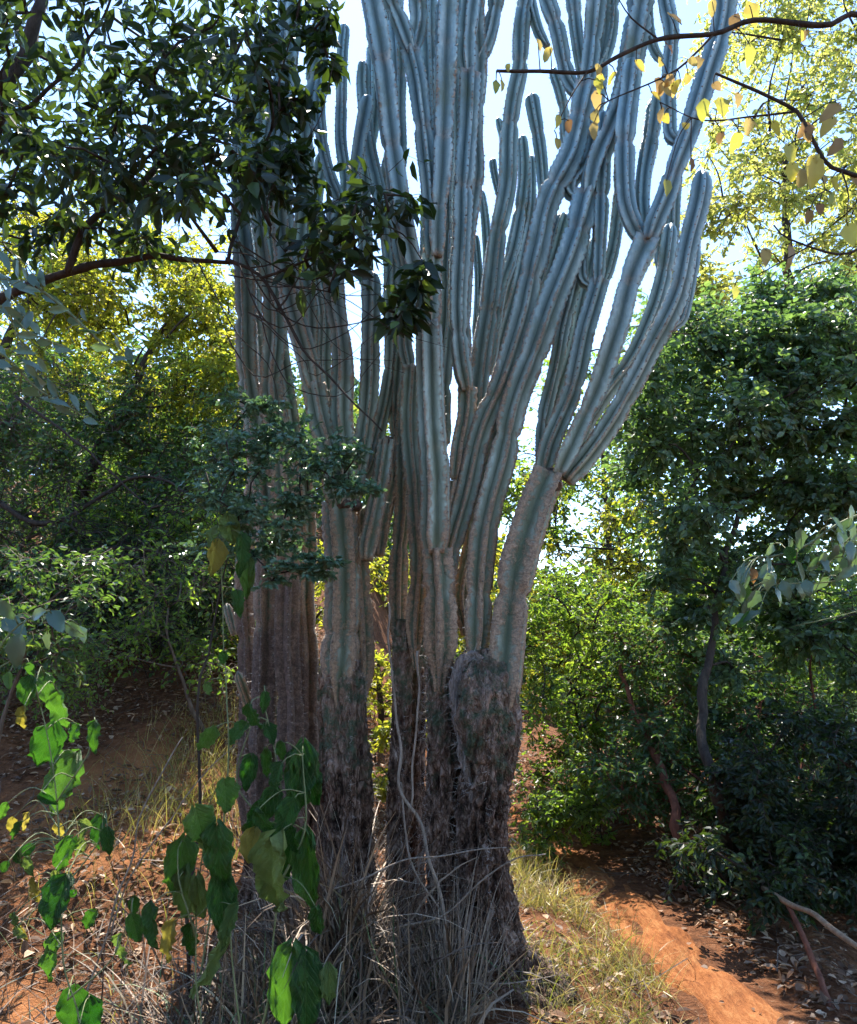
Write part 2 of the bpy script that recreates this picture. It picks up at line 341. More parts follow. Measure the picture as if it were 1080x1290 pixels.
us = np.linspace(-1, 1, 19); wid = 0.175 + 0.06 * vnoise(np.stack([pl * 1.3, pl * 0, pl * 0], 1))
V = np.zeros((len(pc), 19, 3)); V[..., 0] = pc[:, None, 0] + nn[:, None, 0] * us * wid[:, None]; V[..., 1] = pc[:, None, 1] + nn[:, None, 1] * us * wid[:, None]
V[..., 2] = gz(V[..., 0], V[..., 1]) + 0.018 - 0.05 * np.abs(us) ** 6 + 0.030 * fbm(np.stack([V[..., 0] * 9, V[..., 1] * 4, V[..., 0] * 0], -1), 4)
i = (np.arange(len(pc) - 1)[:, None] * 19 + np.arange(18)[None]).ravel()
mb = MB(); mb.add(V, np.stack([i, i + 1, i + 20, i + 19], 1)); mb.obj('path', M['dirt'], kind='structure')

# ------------------------------------------------------------------ the giant cactus
cactus = thing('giant_cactus', 'towering blue-grey columnar cactus with dozens of ribbed stems on brown bark trunks', 'cactus', (0.15, 4.0, float(gz(0.15, 4.0))))

def stem(pts, w0, w1, Y0, Y1, ribs=5, age=(0, 0), tip=True, seed=0, depth=None, bow=0.0):
    """A ribbed column traced by photo pixels, base to tip, at depths Y0..Y1."""
    depth = depth or {4: 0.62, 5: 0.54, 6: 0.44}[ribs]; r_ = np.random.default_rng(1000 + seed); pts = np.asarray(pts, float)
    if 0.95 <= age[0] < 1.5: d0 = pts[0] - pts[1]; pts = np.vstack([pts[0] + d0 / np.hypot(*d0) * 44, pts])
    L = np.concatenate([[0], np.cumsum(np.hypot(*np.diff(pts, axis=0).T))]); k = L / L[-1]
    P3 = []
    for (x, y), q in zip(pts, k):
        Y = Y0 + (Y1 - Y0) * q + bow * math.sin(math.pi * q); P3.append([*P(x, y, Y), 1.12 * (w0 + (w1 - w0) * q) / 2 * S(x, y, Y)])
    p, s = spline(P3, 0.022); rad = p[:, 3].copy(); p = p[:, :3]; T = s[-1]; n = len(p); p = p + 0.016 * np.minimum(1, s / 0.15)[:, None] * np.stack([vnoise(np.stack([s * 2.6 + seed * 3.1, s * 0 + q_ * 7.7, s * 0], 1)) for q_ in range(3)], 1)
    scar = np.zeros(n); joint = r_.uniform(0.25, 0.7)
    while joint < T - 0.2:                                              # growth constrictions
        g = np.exp(-((s - joint) / 0.028) ** 2); rad *= 1 - r_.uniform(0.10, 0.30) * g; scar = np.maximum(scar, g * r_.uniform(0.05, 0.65)); joint += r_.uniform(0.3, 0.85)
    rooted = 0.95 <= age[0] < 1.5
    rad *= (0.30 + 0.70 * sstep(0, 0.26, s)) if rooted else (0.72 + 0.28 * sstep(0, 0.10, s)) if age[0] < 1.52 else 1.0
    if not rooted: scar = np.maximum(scar, 1.1 * sstep(0.05, 0.0, s))
    if tip:
        e = np.clip((T - s) / (rad.mean() * 2.2), 0, 1); rad *= np.sqrt(np.clip(1 - (1 - e) ** 2, 0.004, 1))
    else: scar = np.maximum(scar, sstep(0.05, 0.0, T - s))
    rad *= 1 + 0.06 * vnoise(np.stack([s * 5 + seed * 7.7, s * 0, s * 0], 1))
    _, fn, fb = frames(p); per = 8; m = ribs * per; a = np.arange(m) / m * 2 * math.pi; rot = (r_.uniform(0, 6.28) if ribs == 5 else math.pi / 4 + r_.uniform(-0.25, 0.25)) + s * r_.uniform(-0.12, 0.12)
    u = np.abs(((np.arange(m) / per) % 1) * 2 - 1)                      # 1 at the crest, 0 in the groove
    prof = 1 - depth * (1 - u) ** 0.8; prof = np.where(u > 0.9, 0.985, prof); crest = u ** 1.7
    cren = 0.055 * np.sin(s / 0.044 * 2 * math.pi)[:, None] * (u > 0.7)[None]
    rr = rad[:, None] * (prof[None] + cren); th = a[None] + rot[:, None]
    rr = rr * (1 + 0.03 * vnoise(np.stack([np.cos(th) * 1.5 + seed, np.sin(th) * 1.5, np.broadcast_to(s[:, None] * 3, th.shape)], -1)))
    V = p[:, None] + rr[..., None] * (np.cos(th)[..., None] * fn[:, None] + np.sin(th)[..., None] * fb[:, None])
    ag = (age[1] + (age[0] - age[1]) * np.linspace(1, 0, n) ** (1.9 if age[0] > 1.6 else 1.25))[:, None] + 0 * a[None]
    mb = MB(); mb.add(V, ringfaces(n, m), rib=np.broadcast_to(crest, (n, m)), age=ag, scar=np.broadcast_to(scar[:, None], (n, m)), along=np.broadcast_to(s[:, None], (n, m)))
    o = mb.obj('stem', M['cactus'], cactus); sub_of(o)
    # areoles with short spines along the crests
    step = 2; idx = np.arange(3, n - 2, step); cr = np.arange(ribs) * per
    cr = np.argsort(-u)[:ribs]
    C = V[idx][:, cr].reshape(-1, 3); out = nrm((V[idx][:, cr] - p[idx][:, None]).reshape(-1, 3))
    C = C + r_.normal(0, 0.0015, C.shape); keep = r_.random(len(C)) < 0.92; C = C[keep]; out = out[keep]; q = len(C)
    sp = MB(); sz = r_.uniform(0.004, 0.0065, q)[:, None]; ax = nrm(np.cross(out, np.array([0, 0, 1.0]) + 0 * out)); ay = np.cross(out, ax)
    A = np.stack([C + ax * sz - out * .002, C + ay * sz - out * .002, C - ax * sz - out * .002, C - ay * sz - out * .002, C + out * sz * 0.8], 1)
    f = np.array([[0, 1, 4], [1, 2, 4], [2, 3, 4], [3, 0, 4]]); sp.add(A, (f[None] + np.arange(q)[:, None, None] * 5).reshape(-1, 3), rnd=np.repeat(r_.uniform(0, 0.75, q), 5))
    ln = 0.012 + 0.016 * (age[0] + age[1]) / 2
    for _ in range(3):
        d = nrm(out + r_.normal(0, 0.55, out.shape)); l = r_.uniform(0.6, 1.3, q)[:, None] * ln; sd_ = nrm(np.cross(d, r_.normal(0, 1, d.shape))) * 0.0011
        A = np.stack([C + sd_, C - sd_, C + d * l], 1); sp.add(A, np.arange(q * 3).reshape(-1, 3), rnd=np.repeat(r_.uniform(0.3, 1, q), 3))
    spo = sp.obj('spine_rows', M['spine'], o, smooth=False, kind='stuff')
    return V, p

OLD, MIDA, YNG = (0.95, 0.55), (0.5, 0.15), (0.12, 0.0)
ST = [  # points base->tip, width base, width tip, depth base, depth tip, ribs, age, tip
 # centre column and the stems it carries
 ([(553, 828), (552, 760), (550, 690)], 42, 36, 3.62, 3.62, 5, (1.05, 0.75), False),
 ([(548, 697), (546, 640), (545, 573), (543, 490), (541, 408)], 40, 31, 3.60, 3.62, 5, (0.62, 0.12), False),
 ([(541, 414), (544, 370), (548, 318)], 30, 26, 3.62, 3.66, 5, (0.75, 0.5), False),
 ([(534, 412), (521, 350), (496, 200), (478, 70), (463, -20), (455, -110)], 27, 32, 3.58, 3.42, 4, (0.25, 0.0), True),
 ([(546, 326), (540, 250), (533, 180), (527, 115), (518, 62)], 23, 24, 3.64, 3.60, 5, (0.2, 0.05), False),
 ([(519, 68), (508, 30), (492, -10), (478, -80)], 22, 25, 3.60, 3.5, 5, YNG, True),
 ([(520, 66), (526, 20), (520, -40), (516, -120)], 20, 25, 3.62, 3.66, 5, YNG, True),
 ([(551, 324), (553, 230), (558, 130), (563, 0), (566, -130)], 27, 34, 3.62, 3.55, 4, (0.35, 0.0), True),
 ([(588, 492), (580, 450), (576, 390), (579, 300), (586, 200), (590, 92)], 22, 27, 3.72, 3.66, 5, (0.35, 0.05), False),
 ([(590, 98), (590, 40), (595, -20), (596, -110)], 22, 26, 3.68, 3.62, 5, YNG, True),
 ([(584, 470), (586, 380), (592, 290), (600, 190), (602, 90), (598, 0), (600, -90)], 20, 27, 3.80, 3.82, 5, MIDA, True),
 ([(602, 78), (612, 60), (622, 34), (629, -5), (631, -70)], 16, 24, 3.80, 3.78, 5, YNG, True),
 ([(574, 604), (580, 560), (588, 520), (590, 486)], 22, 24, 3.74, 3.74, 5, (0.9, 0.5), False),
 ([(574, 608), (566, 650), (560, 720), (556, 800)][::-1], 34, 24, 3.74, 3.76, 5, (1.0, 0.8), False),
 # right fan
 ([(556, 760), (562, 716), (572, 670), (593, 600), (610, 533), (631, 480), (657, 393), (690, 267), (720, 187), (738, 110)], 24, 32, 3.68, 3.86, 5, (0.96, 0.0), False),
 ([(598, 812), (602, 700), (617, 633), (638, 565), (657, 483), (681, 417), (713, 333), (741, 243)], 34, 34, 3.62, 3.80, 5, (1.0, 0.0), False),
 ([(588, 800), (586, 740), (600, 660), (618, 590), (640, 510), (660, 440), (690, 350), (712, 270)], 22, 22, 3.82, 4.05, 5, (0.9, 0.1), True),
 ([(632, 880), (638, 825), (650, 735), (672, 655), (694, 600)], 56, 48, 3.56, 3.66, 4, (1.0, 0.6), False),
 ([(684, 596), (704, 533), (726, 467), (742, 405), (754, 354)], 24, 24, 3.68, 3.80, 5, (0.5, 0.1), False),
 ([(704, 598), (730, 535), (753, 483), (778, 417), (794, 350), (815, 302)], 28, 36, 3.60, 3.60, 4, (0.35, 0.05), False),
 ([(714, 606), (752, 557), (780, 515), (813, 460), (838, 402), (861, 333), (880, 267), (884, 212)], 26, 25, 3.62, 3.55, 5, (0.4, 0.0), True),
 ([(698, 604), (738, 540), (766, 490), (792, 455), (815, 410), (838, 345), (845, 280)], 22, 20, 3.78, 3.95, 5, (0.4, 0.0), True),
 ([(680, 585), (686, 533), (696, 483), (707, 417), (714, 390), (727, 333), (738, 272)], 17, 18, 3.80, 3.95, 5, (0.3, 0.0), True),
 ([(684, 590), (700, 500), (722, 430), (736, 370), (748, 300)], 16, 18, 3.95, 4.15, 5, (0.3, 0.0), True),
 ([(742, 248), (752, 205), (768, 165), (787, 115), (800, 50), (812, -20), (815, -110)], 26, 36, 3.80, 3.66, 5, YNG, True),
 ([(740, 250), (722, 246), (722, 232), (742, 200), (752, 130), (757, 60), (757, -40)], 18, 26, 3.86, 3.98, 5, YNG, True),
 ([(737, 114), (742, 70), (750, 10), (756, -90)], 22, 28, 3.86, 3.82, 5, YNG, True),
 ([(737, 116), (724, 112), (712, 80), (698, 28), (686, -15), (682, -90)], 18, 24, 3.90, 3.98, 5, YNG, True),
 ([(738, 114), (728, 60), (722, 10), (716, -70)], 15, 20, 3.96, 4.1, 5, YNG, True),
 ([(737, 112), (764, 60), (772, 0), (775, -80)], 16, 22, 3.92, 3.95, 5, YNG, True),
 ([(750, 362), (736, 352), (735, 330), (737, 285), (742, 230)], 15, 20, 3.80, 3.84, 5, YNG, True),
 ([(753, 360), (754, 320), (756, 267), (758, 205), (760, 140)], 17, 22, 3.78, 3.80, 5, YNG, True),
 ([(758, 360), (768, 335), (777, 300), (780, 240), (782, 160)], 15, 20, 3.86, 3.9, 5, YNG, True),
 ([(812, 306), (800, 290), (790, 258), (787, 200), (789, 140), (794, 70)], 22, 27, 3.62, 3.70, 5, YNG, True),
 ([(814, 304), (806, 262), (808, 225), (816, 185), (827, 122)], 17, 22, 3.72, 3.80, 5, YNG, True),
 ([(818, 303), (828, 280), (842, 248), (854, 205), (870, 160), (890, 100), (906, 35), (914, -30), (916, -110)], 24, 30, 3.58, 3.45, 5, YNG, True),
 ([(858, 182), (843, 168), (841, 138), (846, 60), (836, 5), (830, -60)], 16, 22, 3.60, 3.75, 5, YNG, True),
 ([(838, 80), (824, 66), (816, 35), (812, -10)], 12, 15, 3.75, 3.8, 5, YNG, True),
 ([(846, 415), (860, 400), (868, 350), (874, 300), (880, 240)], 13, 17, 4.3, 4.3, 5, YNG, True),
 ([(836, 350), (846, 330), (850, 300), (852, 255), (856, 215)], 12, 16, 4.3, 4.3, 5, YNG, True),
 ([(832, 340), (832, 300), (836, 260), (838, 220)], 12, 15, 4.4, 4.4, 5, YNG, True),
 # behind the gap in the middle
 ([(600, 520), (606, 460), (616, 367), (624, 300), (637, 233), (647, 133), (656, 83), (660, -5), (662, -90)], 26, 19, 4.1, 4.25, 5, (0.5, 0.0), True),
 ([(636, 240), (634, 185), (629, 146)], 9, 10, 4.3, 4.35, 5, YNG, True),
 ([(634, 262), (628, 232), (622, 199)], 9, 9, 4.3, 4.35, 5, YNG, True),
 ([(606, 440), (612, 340), (609, 285), (603, 236)], 14, 11, 4.4, 4.5, 5, (0.3, 0), True),
 ([(600, 430), (602, 360), (597, 296)], 12, 10, 4.45, 4.5, 5, (0.3, 0), True),
 ([(612, 470), (630, 370), (647, 315), (660, 233), (657, 172)], 22, 14, 4.3, 4.45, 5, (0.5, 0), True),
 ([(620, 470), (640, 390), (660, 320), (668, 260), (668, 196)], 20, 14, 4.4, 4.5, 5, (0.5, 0), True),
 ([(676, 268), (685, 250), (684, 230), (680, 187), (670, 120)], 13, 18, 4.2, 4.25, 5, YNG, True),
 ([(716, 190), (708, 130), (694, 84)], 13, 12, 4.2, 4.3, 5, YNG, True),
 ([(690, 60), (680, 40), (668, 0), (660, -60)], 12, 14, 4.2, 4.3, 5, YNG, True),
 ([(640, 480), (668, 400), (690, 340), (704, 280)], 15, 14, 4.5, 4.6, 5, (0.4, 0), True),
 # left half: long pale columns above the left trunk
 ([(428, 850), (430, 780), (430, 700), (431, 632)], 50, 42, 3.78, 3.80, 5, (1.05, 0.6), False),
 ([(455, 860), (455, 760), (450, 690), (450, 640)], 32, 26, 3.95, 3.95, 5, (1.05, 0.85), False),
 ([(424, 640), (412, 570), (402, 530), (394, 484)], 30, 30, 3.80, 3.80, 5, (0.6, 0.5), False),
 ([(395, 490), (378, 430), (361, 333), (351, 235), (347, 203)], 26, 30, 3.80, 3.84, 5, (0.55, 0.35), False),
 ([(348, 208), (356, 120), (366, 20), (372, -90)], 26, 30, 3.84, 3.86, 5, YNG, True),
 ([(400, 488), (392, 420), (383, 330), (384, 250), (388, 160), (397, 80), (404, 20)], 20, 24, 3.95, 4.05, 5, (0.4, 0.0), True),
 ([(434, 636), (437, 560), (432, 480), (427, 417), (422, 330), (428, 254)], 30, 24, 3.78, 3.85, 5, (0.55, 0.2), False),
 ([(430, 258), (414, 208), (405, 150), (408, 94)], 15, 15, 3.88, 3.92, 5, YNG, True),
 ([(432, 258), (434, 228), (428, 167), (427, 100), (434, 28)], 15, 14, 3.95, 4.0, 5, YNG, True),
 ([(440, 640), (452, 575), (464, 500), (467, 420), (470, 340), (442, 262)][:5], 24, 22, 3.84, 3.9, 5, (0.5, 0.2), True),
 ([(440, 330), (443, 260), (452, 190), (462, 122)], 17, 20, 3.78, 3.78, 4, YNG, True),
 ([(456, 606), (474, 560), (488, 500), (494, 440), (490, 350), (480, 260), (466, 170), (457, 74)], 19, 17, 3.92, 4.1, 5, (0.4, 0.0), True),
 ([(462, 706), (466, 665), (480, 600), (488, 554)], 24, 22, 3.74, 3.80, 5, (0.7, 0.6), False),
 ([(478, 700), (490, 640), (496, 590), (500, 540), (505, 440)], 18, 18, 3.92, 4.0, 5, (0.8, 0.5), True),
 ([(524, 800), (523, 650), (519, 560), (517, 462)], 24, 22, 3.80, 3.82, 5, (1.1, 0.4), False),
 ([(517, 468), (510, 400), (505, 300), (505, 170), (500, 40), (500, -60)], 18, 20, 3.9, 4.05, 5, (0.3, 0.0), True),
 ([(503, 790), (504, 700), (506, 630), (508, 560), (512, 480)], 24, 20, 3.95, 3.95, 5, (1.1, 0.5), True),
 ([(535, 560), (540, 400), (545, 170), (541, 20), (540, -70)], 20, 23, 4.0, 4.1, 5, (0.4, 0.0), True),
 ([(560, 560), (562, 430), (570, 300), (574, 150), (572, 40), (575, -60)], 20, 22, 4.1, 4.2, 5, (0.4, 0.0), True),
 ([(500, 520), (498, 380), (488, 240), (497, 140), (482, 20), (478, -60)], 20, 20, 4.1, 4.2, 5, (0.4, 0.0), True),
 ([(470, 560), (466, 400), (460, 250), (470, 130), (474, 20)], 18, 18, 4.2, 4.3, 5, (0.4, 0.0), True),
 ([(420, 600), (410, 450), (400, 300), (408, 190)], 18, 16, 4.2, 4.3, 5, (0.4, 0.0), True),
 # far left columns
 ([(336, 1120), (334, 980), (336, 780), (334, 660), (326, 560), (313, 470), (311, 380), (308, 280), (304, 180), (306, 90)], 34, 24, 4.35, 4.35, 5, (2.5, 0.05), True),
 ([(366, 1130), (363, 980), (362, 800), (362, 690), (356, 590), (345, 500), (343, 400), (335, 300), (330, 200), (335, 100)], 34, 24, 4.25, 4.3, 5, (2.5, 0.1), True),
 ([(392, 1130), (389, 960), (388, 760), (384, 640), (370, 540), (360, 470), (352, 400), (346, 300)], 30, 20, 4.45, 4.5, 5, (2.5, 0.2), True),
 ([(322, 1090), (314, 940), (310, 760), (318, 640), (328, 560), (326, 470), (324, 380), (320, 250)], 26, 18, 4.7, 4.75, 5, (2.5, 0.2), True),
 ([(300, 846), (310, 880), (318, 912)][::-1], 13, 13, 4.5, 4.4, 5, (0.85, 0.6), True),
 ([(296, 800), (290, 780), (284, 760)], 12, 12, 4.8, 4.8, 5, (0.85, 0.6), True),
]
for k, a in enumerate(ST): stem(*a, seed=k)

def trunk_part(name, pts, Y, ribs=5, depth=0.12, amp=0.02, seed=0, m=84, spines=0.0, Y1=None, mt='bark', foot=True):
    P3 = []
    for q, (x, y, wd) in enumerate(pts):
        Yq = Y + ((Y1 if Y1 is not None else Y) - Y) * q / (len(pts) - 1); P3.append([*P(x, y, Yq), wd / 2 * S(x, y, Yq)])
    if foot:
        g0 = float(gz(P3[0][0], P3[0][1])) - 0.12
        P3 = [[P3[0][0], P3[0][1], g0, P3[0][3] * (1.25 if P3[0][2] > g0 else 1.0)]] + [q_ for q_ in P3 if q_[2] > g0 + 0.06]
    p, s = spline(P3, 0.012); rad = p[:, 3]; p = p[:, :3]; n = len(p); _, fn, fb = frames(p)
    a = np.linspace(0, 2 * math.pi, m, endpoint=False); th = np.broadcast_to(a[None] + seed, (n, m))
    u = np.abs(((th * ribs / (2 * math.pi)) % 1) * 2 - 1)
    q = np.stack([np.cos(th) * rad[:, None] * 34, np.sin(th) * rad[:, None] * 34, s[:, None] * 13 + 0 * th + seed * 13], -1)
    q = q + 0.9 * np.stack([vnoise(q * 0.5 + 5), vnoise(q * 0.5 + 9), vnoise(q * 0.5 + 13)], -1); ridge = 1 - np.abs(vnoise(q * [1, 1, 0.8])) * 2; fine = fbm(q * 2.6, 3); big = vnoise(q * 0.22) + 0.6 * vnoise(q * 0.5)
    rad = rad * (1 - 0.30 * sstep(0.14, 0.0, s[-1] - s)); rr = rad[:, None] * (1 - depth * (1 - u)) + amp * (0.75 * ridge - 0.3) + amp * 0.5 * fine + rad[:, None] * 0.16 * big
    V = p[:, None] + rr[..., None] * (np.cos(th)[..., None] * fn[:, None] + np.sin(th)[..., None] * fb[:, None])
    mb = MB(); mb.add(V, ringfaces(n, m), crev=np.clip(0.5 + 0.5 * ridge, 0, 1), rib=u ** 2, age=np.broadcast_to(np.clip(0.50 + (s[-1] - s) / 0.85, 0, 2)[:, None], (n, m)), scar=0.0, along=np.broadcast_to(s[:, None], (n, m)))
    o = mb.obj(name, M[mt], cactus); sub_of(o)
    if spines:
        r_ = np.random.default_rng(seed + 5); ii = np.arange(4, n - 4, 3)
        cc = np.array([int(np.argmax(u[4] * (np.abs((a - (k + .5) * 2 * math.pi / ribs + seed) % (2 * math.pi) - math.pi) > math.pi - math.pi / ribs))) for k in range(ribs)])
        C = V[ii][:, cc].reshape(-1, 3); out = nrm((V[ii][:, cc] - p[ii][:, None]).reshape(-1, 3)); nC = len(C); sp = MB()
        for _ in range(6):
            d = nrm(out + r_.normal(0, 0.7, out.shape)); l = r_.uniform(0.5, 1.3, nC)[:, None] * spines; sd_ = nrm(np.cross(d, r_.normal(0, 1, d.shape))) * 0.0012
            C2 = C + r_.normal(0, .006, C.shape); sp.add(np.stack([C2 + sd_, C2 - sd_, C2 + d * l], 1), np.arange(nC * 3).reshape(-1, 3), rnd=np.repeat(r_.uniform(0.3, 1, nC), 3))
        sp.obj('spine_rows', M['spine'], o, smooth=False, kind='stuff')
    return o
# right-hand trunk with flared foot, the burl in its crotch, the spiny trunk beside it, the ribbed red-brown ones and the left one
trunk_part('trunk', [(640, 1330, 170), (634, 1262, 132), (622, 1200, 86), (614, 1120, 64), (611, 1040, 62), (612, 960, 66), (614, 900, 78), (612, 850, 70), (606, 818, 40)], 3.60, 4, 0.10, 0.026, 1, 110, 0.045)
trunk_part('trunk', [(560, 1290, 90), (560, 1200, 60), (560, 1100, 54), (560, 1000, 50), (556, 900, 46), (553, 810, 40)], 3.70, 5, 0.30, 0.016, 2, 84, 0.05)
trunk_part('trunk', [(498, 1260, 50), (500, 1140, 36), (502, 1000, 32), (506, 880, 30), (508, 780, 28)], 3.86, 5, 0.34, 0.009, 3, 70, 0.02)
trunk_part('trunk', [(524, 1260, 50), (522, 1140, 34), (522, 1000, 28), (524, 880, 28), (524, 760, 24)], 4.02, 5, 0.34, 0.009, 4, 70, 0.02)
trunk_part('trunk', [(446, 1270, 100), (442, 1160, 74), (438, 1050, 62), (436, 940, 58), (434, 830, 52)], 3.82, 5, 0.30, 0.014, 5, 84, 0.03)
trunk_part('trunk', [(366, 1130, 60), (364, 1000, 42), (362, 900, 36)], 4.3, 5, 0.3, 0.012, 6, 60)
trunk_part('trunk', [(334, 1110, 60), (334, 980, 40), (334, 870, 34)], 4.4, 5, 0.3, 0.012, 7, 60)
trunk_part('trunk', [(392, 1160, 50), (390, 1000, 36), (388, 860, 32)], 4.5, 5, 0.3, 0.012, 8, 60)
trunk_part('trunk', [(414, 1180, 40), (412, 1000, 24), (410, 840, 22)], 3.98, 5, 0.3, 0.008, 9, 60, mt='bark')
# callused rim of the old wound on the right-hand trunk: a thick lip arching over a bark-filled hollow
trunk_part('callus_rim', [(598, 1010, 8), (584, 950, 12), (577, 900, 15), (576, 862, 16), (584, 836, 16), (598, 826, 14), (612, 836, 8)], 3.53, 4, 0.22, 0.017, 10, 48, 0.05, Y1=3.53, mt='callus', foot=False)
trunk_part('burl', [(602, 960, 30), (604, 920, 52), (605, 880, 60), (604, 850, 50), (604, 830, 24)], 3.52, 3, 0.05, 0.026, 11, 90, foot=False)
# woody collars where stems fork
for k, (x, y, dx, dy, wd, Y) in enumerate([(692, 604, 9, -13, 50, 3.67), (754, 358, 3, -8, 25, 3.80), (815, 305, 5, -8, 33, 3.61), (741, 246, 4, -9, 31, 3.82), (737, 112, 3, -8, 28, 3.88), (541, 411, 0, -8, 29, 3.63), (548, 321, 0, -7, 30, 3.65),
                                          (394, 487, -3, -8, 28, 3.81), (347, 205, 0, -7, 28, 3.85), (518, 65, -2, -7, 23, 3.61), (436, 636, 0, -10, 54, 3.81), (488, 556, 2, -8, 22, 3.80)]):
    trunk_part('collar', [(x - dx * .7, y - dy * .7, wd * 0.70), (x - dx * .25, y - dy * .25, wd * 0.90), (x + dx * .2, y + dy * .2, wd * 0.90), (x + dx * .8, y + dy * .8, wd * 0.55)], Y, 5, 0.18, 0.013, 20 + k, 44, foot=False, mt='collar')

# ------------------------------------------------------------------ trees and shrubs
def in_rect(n, x0, x1, y0, y1, Y0, Y1, r0, r1):
    return [(random.uniform(x0, x1), random.uniform(y0, y1), random.uniform(Y0, Y1), random.uniform(r0, r1)) for _ in range(n)]
def tree(name, label, cat, base, clumps, leaf, lm, trunk_pts=None, tr=0.08, ntw=34, nlf=12, tw=0.004, kind=LEAF6, droop=0.35, group=None, parts=0, pm=None, bark='twig', asp=0.5, flat=0.8, tipr=None, boughs=(), leafname='leaf', c3=None):
    """clumps: (px, py, depth, radius in photo pixels).  leaf: length in metres."""
    base = np.array(base, float); root = thing(name, label, cat, base, group)
    tb = MB()
    if c3 is not None: C3 = np.array([c[:3] for c in c3]); Rr = np.array([c[3] for c in c3]); clumps = c3
    else: C3 = np.array([P(c[0], c[1], c[2]) for c in clumps]); Rr = np.array([c[3] * S(c[0], c[1], c[2]) for c in clumps])
    if trunk_pts is None:
        top = C3.mean(0) * [1, 1, 1]; trunk_pts = [base - [0, 0, .15], base * 0.6 + top * 0.4 + rng.normal(0, .12, 3), top]
    sp_ = tube(tb, trunk_pts, tr, tipr or tr * 0.3, 0.12, 9, 0.03)
    nodes = [sp_[int(len(sp_) * 0.3):]]
    for bpts, br in boughs: nodes.append(tube(tb, bpts, br, br * 0.3, 0.06, 7, 0.02))
    nodes = np.vstack(nodes)
    order = np.argsort(np.min(np.linalg.norm(C3[:, None] - nodes[None], axis=2), axis=1)); acc = [nodes]
    for i in order:
        allp = np.vstack(acc); j = np.argmin(np.linalg.norm(allp - C3[i], axis=1) + 0.6 * np.maximum(0, allp[:, 2] - C3[i][2] + 0.1)); s_ = allp[j]; d = C3[i] - s_; L = np.linalg.norm(d)
        if L < 0.05: continue
        mid = s_ + d * 0.5 + rng.normal(0, 0.10, 3) * L + [0, 0, 0.07 * L]
        acc.append(tube(tb, [s_, mid, C3[i]], min(tr * 0.35, 0.007 + 0.011 * L), 0.004, max(0.08, L / 7), 5, 0.0))
    n = ntw * len(clumps); ci = np.repeat(np.arange(len(clumps)), ntw)
    u = nrm(rng.normal(0, 1, (n, 3)) * [1, 1, flat]); rad = Rr[ci] * rng.uniform(0.35, 1.0, n) ** 0.6
    A = C3[ci] + u * (rad * rng.uniform(0.0, 0.75, n))[:, None]; B = A + (u * 0.5 + nrm(rng.normal(0, 1, (n, 3)) * [1, 1, flat]) * 0.6) * (Rr[ci] * rng.uniform(0.5, 1.1, n))[:, None]; B[:, 2] -= droop * 0.4 * rad
    Mm = twigs(tb, A, B, np.full(n, tw))
    tb.obj('trunk', M[bark], root)
    tt_ = np.tile(np.linspace(0.2, 1.0, nlf), n); ti = np.repeat(np.arange(n), nlf); tt_ = np.clip(tt_ + rng.normal(0, .05, len(tt_)), 0, 1)[:, None]
    C = (1 - tt_) ** 2 * A[ti] + 2 * tt_ * (1 - tt_) * Mm[ti] + tt_ ** 2 * B[ti]
    td = nrm(B - A)[ti]; side = nrm(np.cross(td, [0, 0, 1.0])) * np.where(np.arange(len(ti)) % 2, 1, -1)[:, None]
    D = nrm(td * 0.6 + side * 0.8 + rng.normal(0, 0.35, td.shape) - [0, 0, droop]); N = nrm(rng.normal(0, 0.75, td.shape) + [0, -0.15, 0.5])
    L = leaf * rng.uniform(0.6, 1.25, len(ti)); W = L * asp * rng.uniform(0.8, 1.2, len(ti))
    cr = rng.uniform(0, 1, len(clumps))[ci][ti]; tr_ = rng.uniform(0, 1, n)[ti]; rnd = np.clip(0.3 * cr + 0.3 * tr_ + 0.4 * rng.uniform(0, 1, len(ti)), 0, 1)
    if parts:                               # the leaves that show largest become parts of their own
        dist = np.linalg.norm(C - CAM, axis=1); o_ = np.argsort(dist); px = project(C)
        vis = [k for k in o_ if -10 < px[k, 0] < 1090 and -10 < px[k, 1] < 1300][:parts]
        for k in vis: leaf_obj(leafname, root, C[k], D[k], N[k], L[k], W[k], pm)
        keep = np.ones(len(C), bool); keep[vis] = False
    else: keep = np.ones(len(C), bool)
    if keep.any():
        lb = MB(); leaves(lb, C[keep], D[keep], N[keep], L[keep], W[keep], rnd[keep], kind); lb.obj('crown', lm, root, smooth=False, kind='stuff')
    return root
def project(C):
    d = C - CAM; c, s_ = math.cos(PITCH), math.sin(PITCH); z = d[:, 1] * c + d[:, 2] * s_; y = -d[:, 1] * s_ + d[:, 2] * c
    z = np.maximum(z, 0.05); return np.stack([540 + F * d[:, 0] / z, 645 - F * y / z], 1)

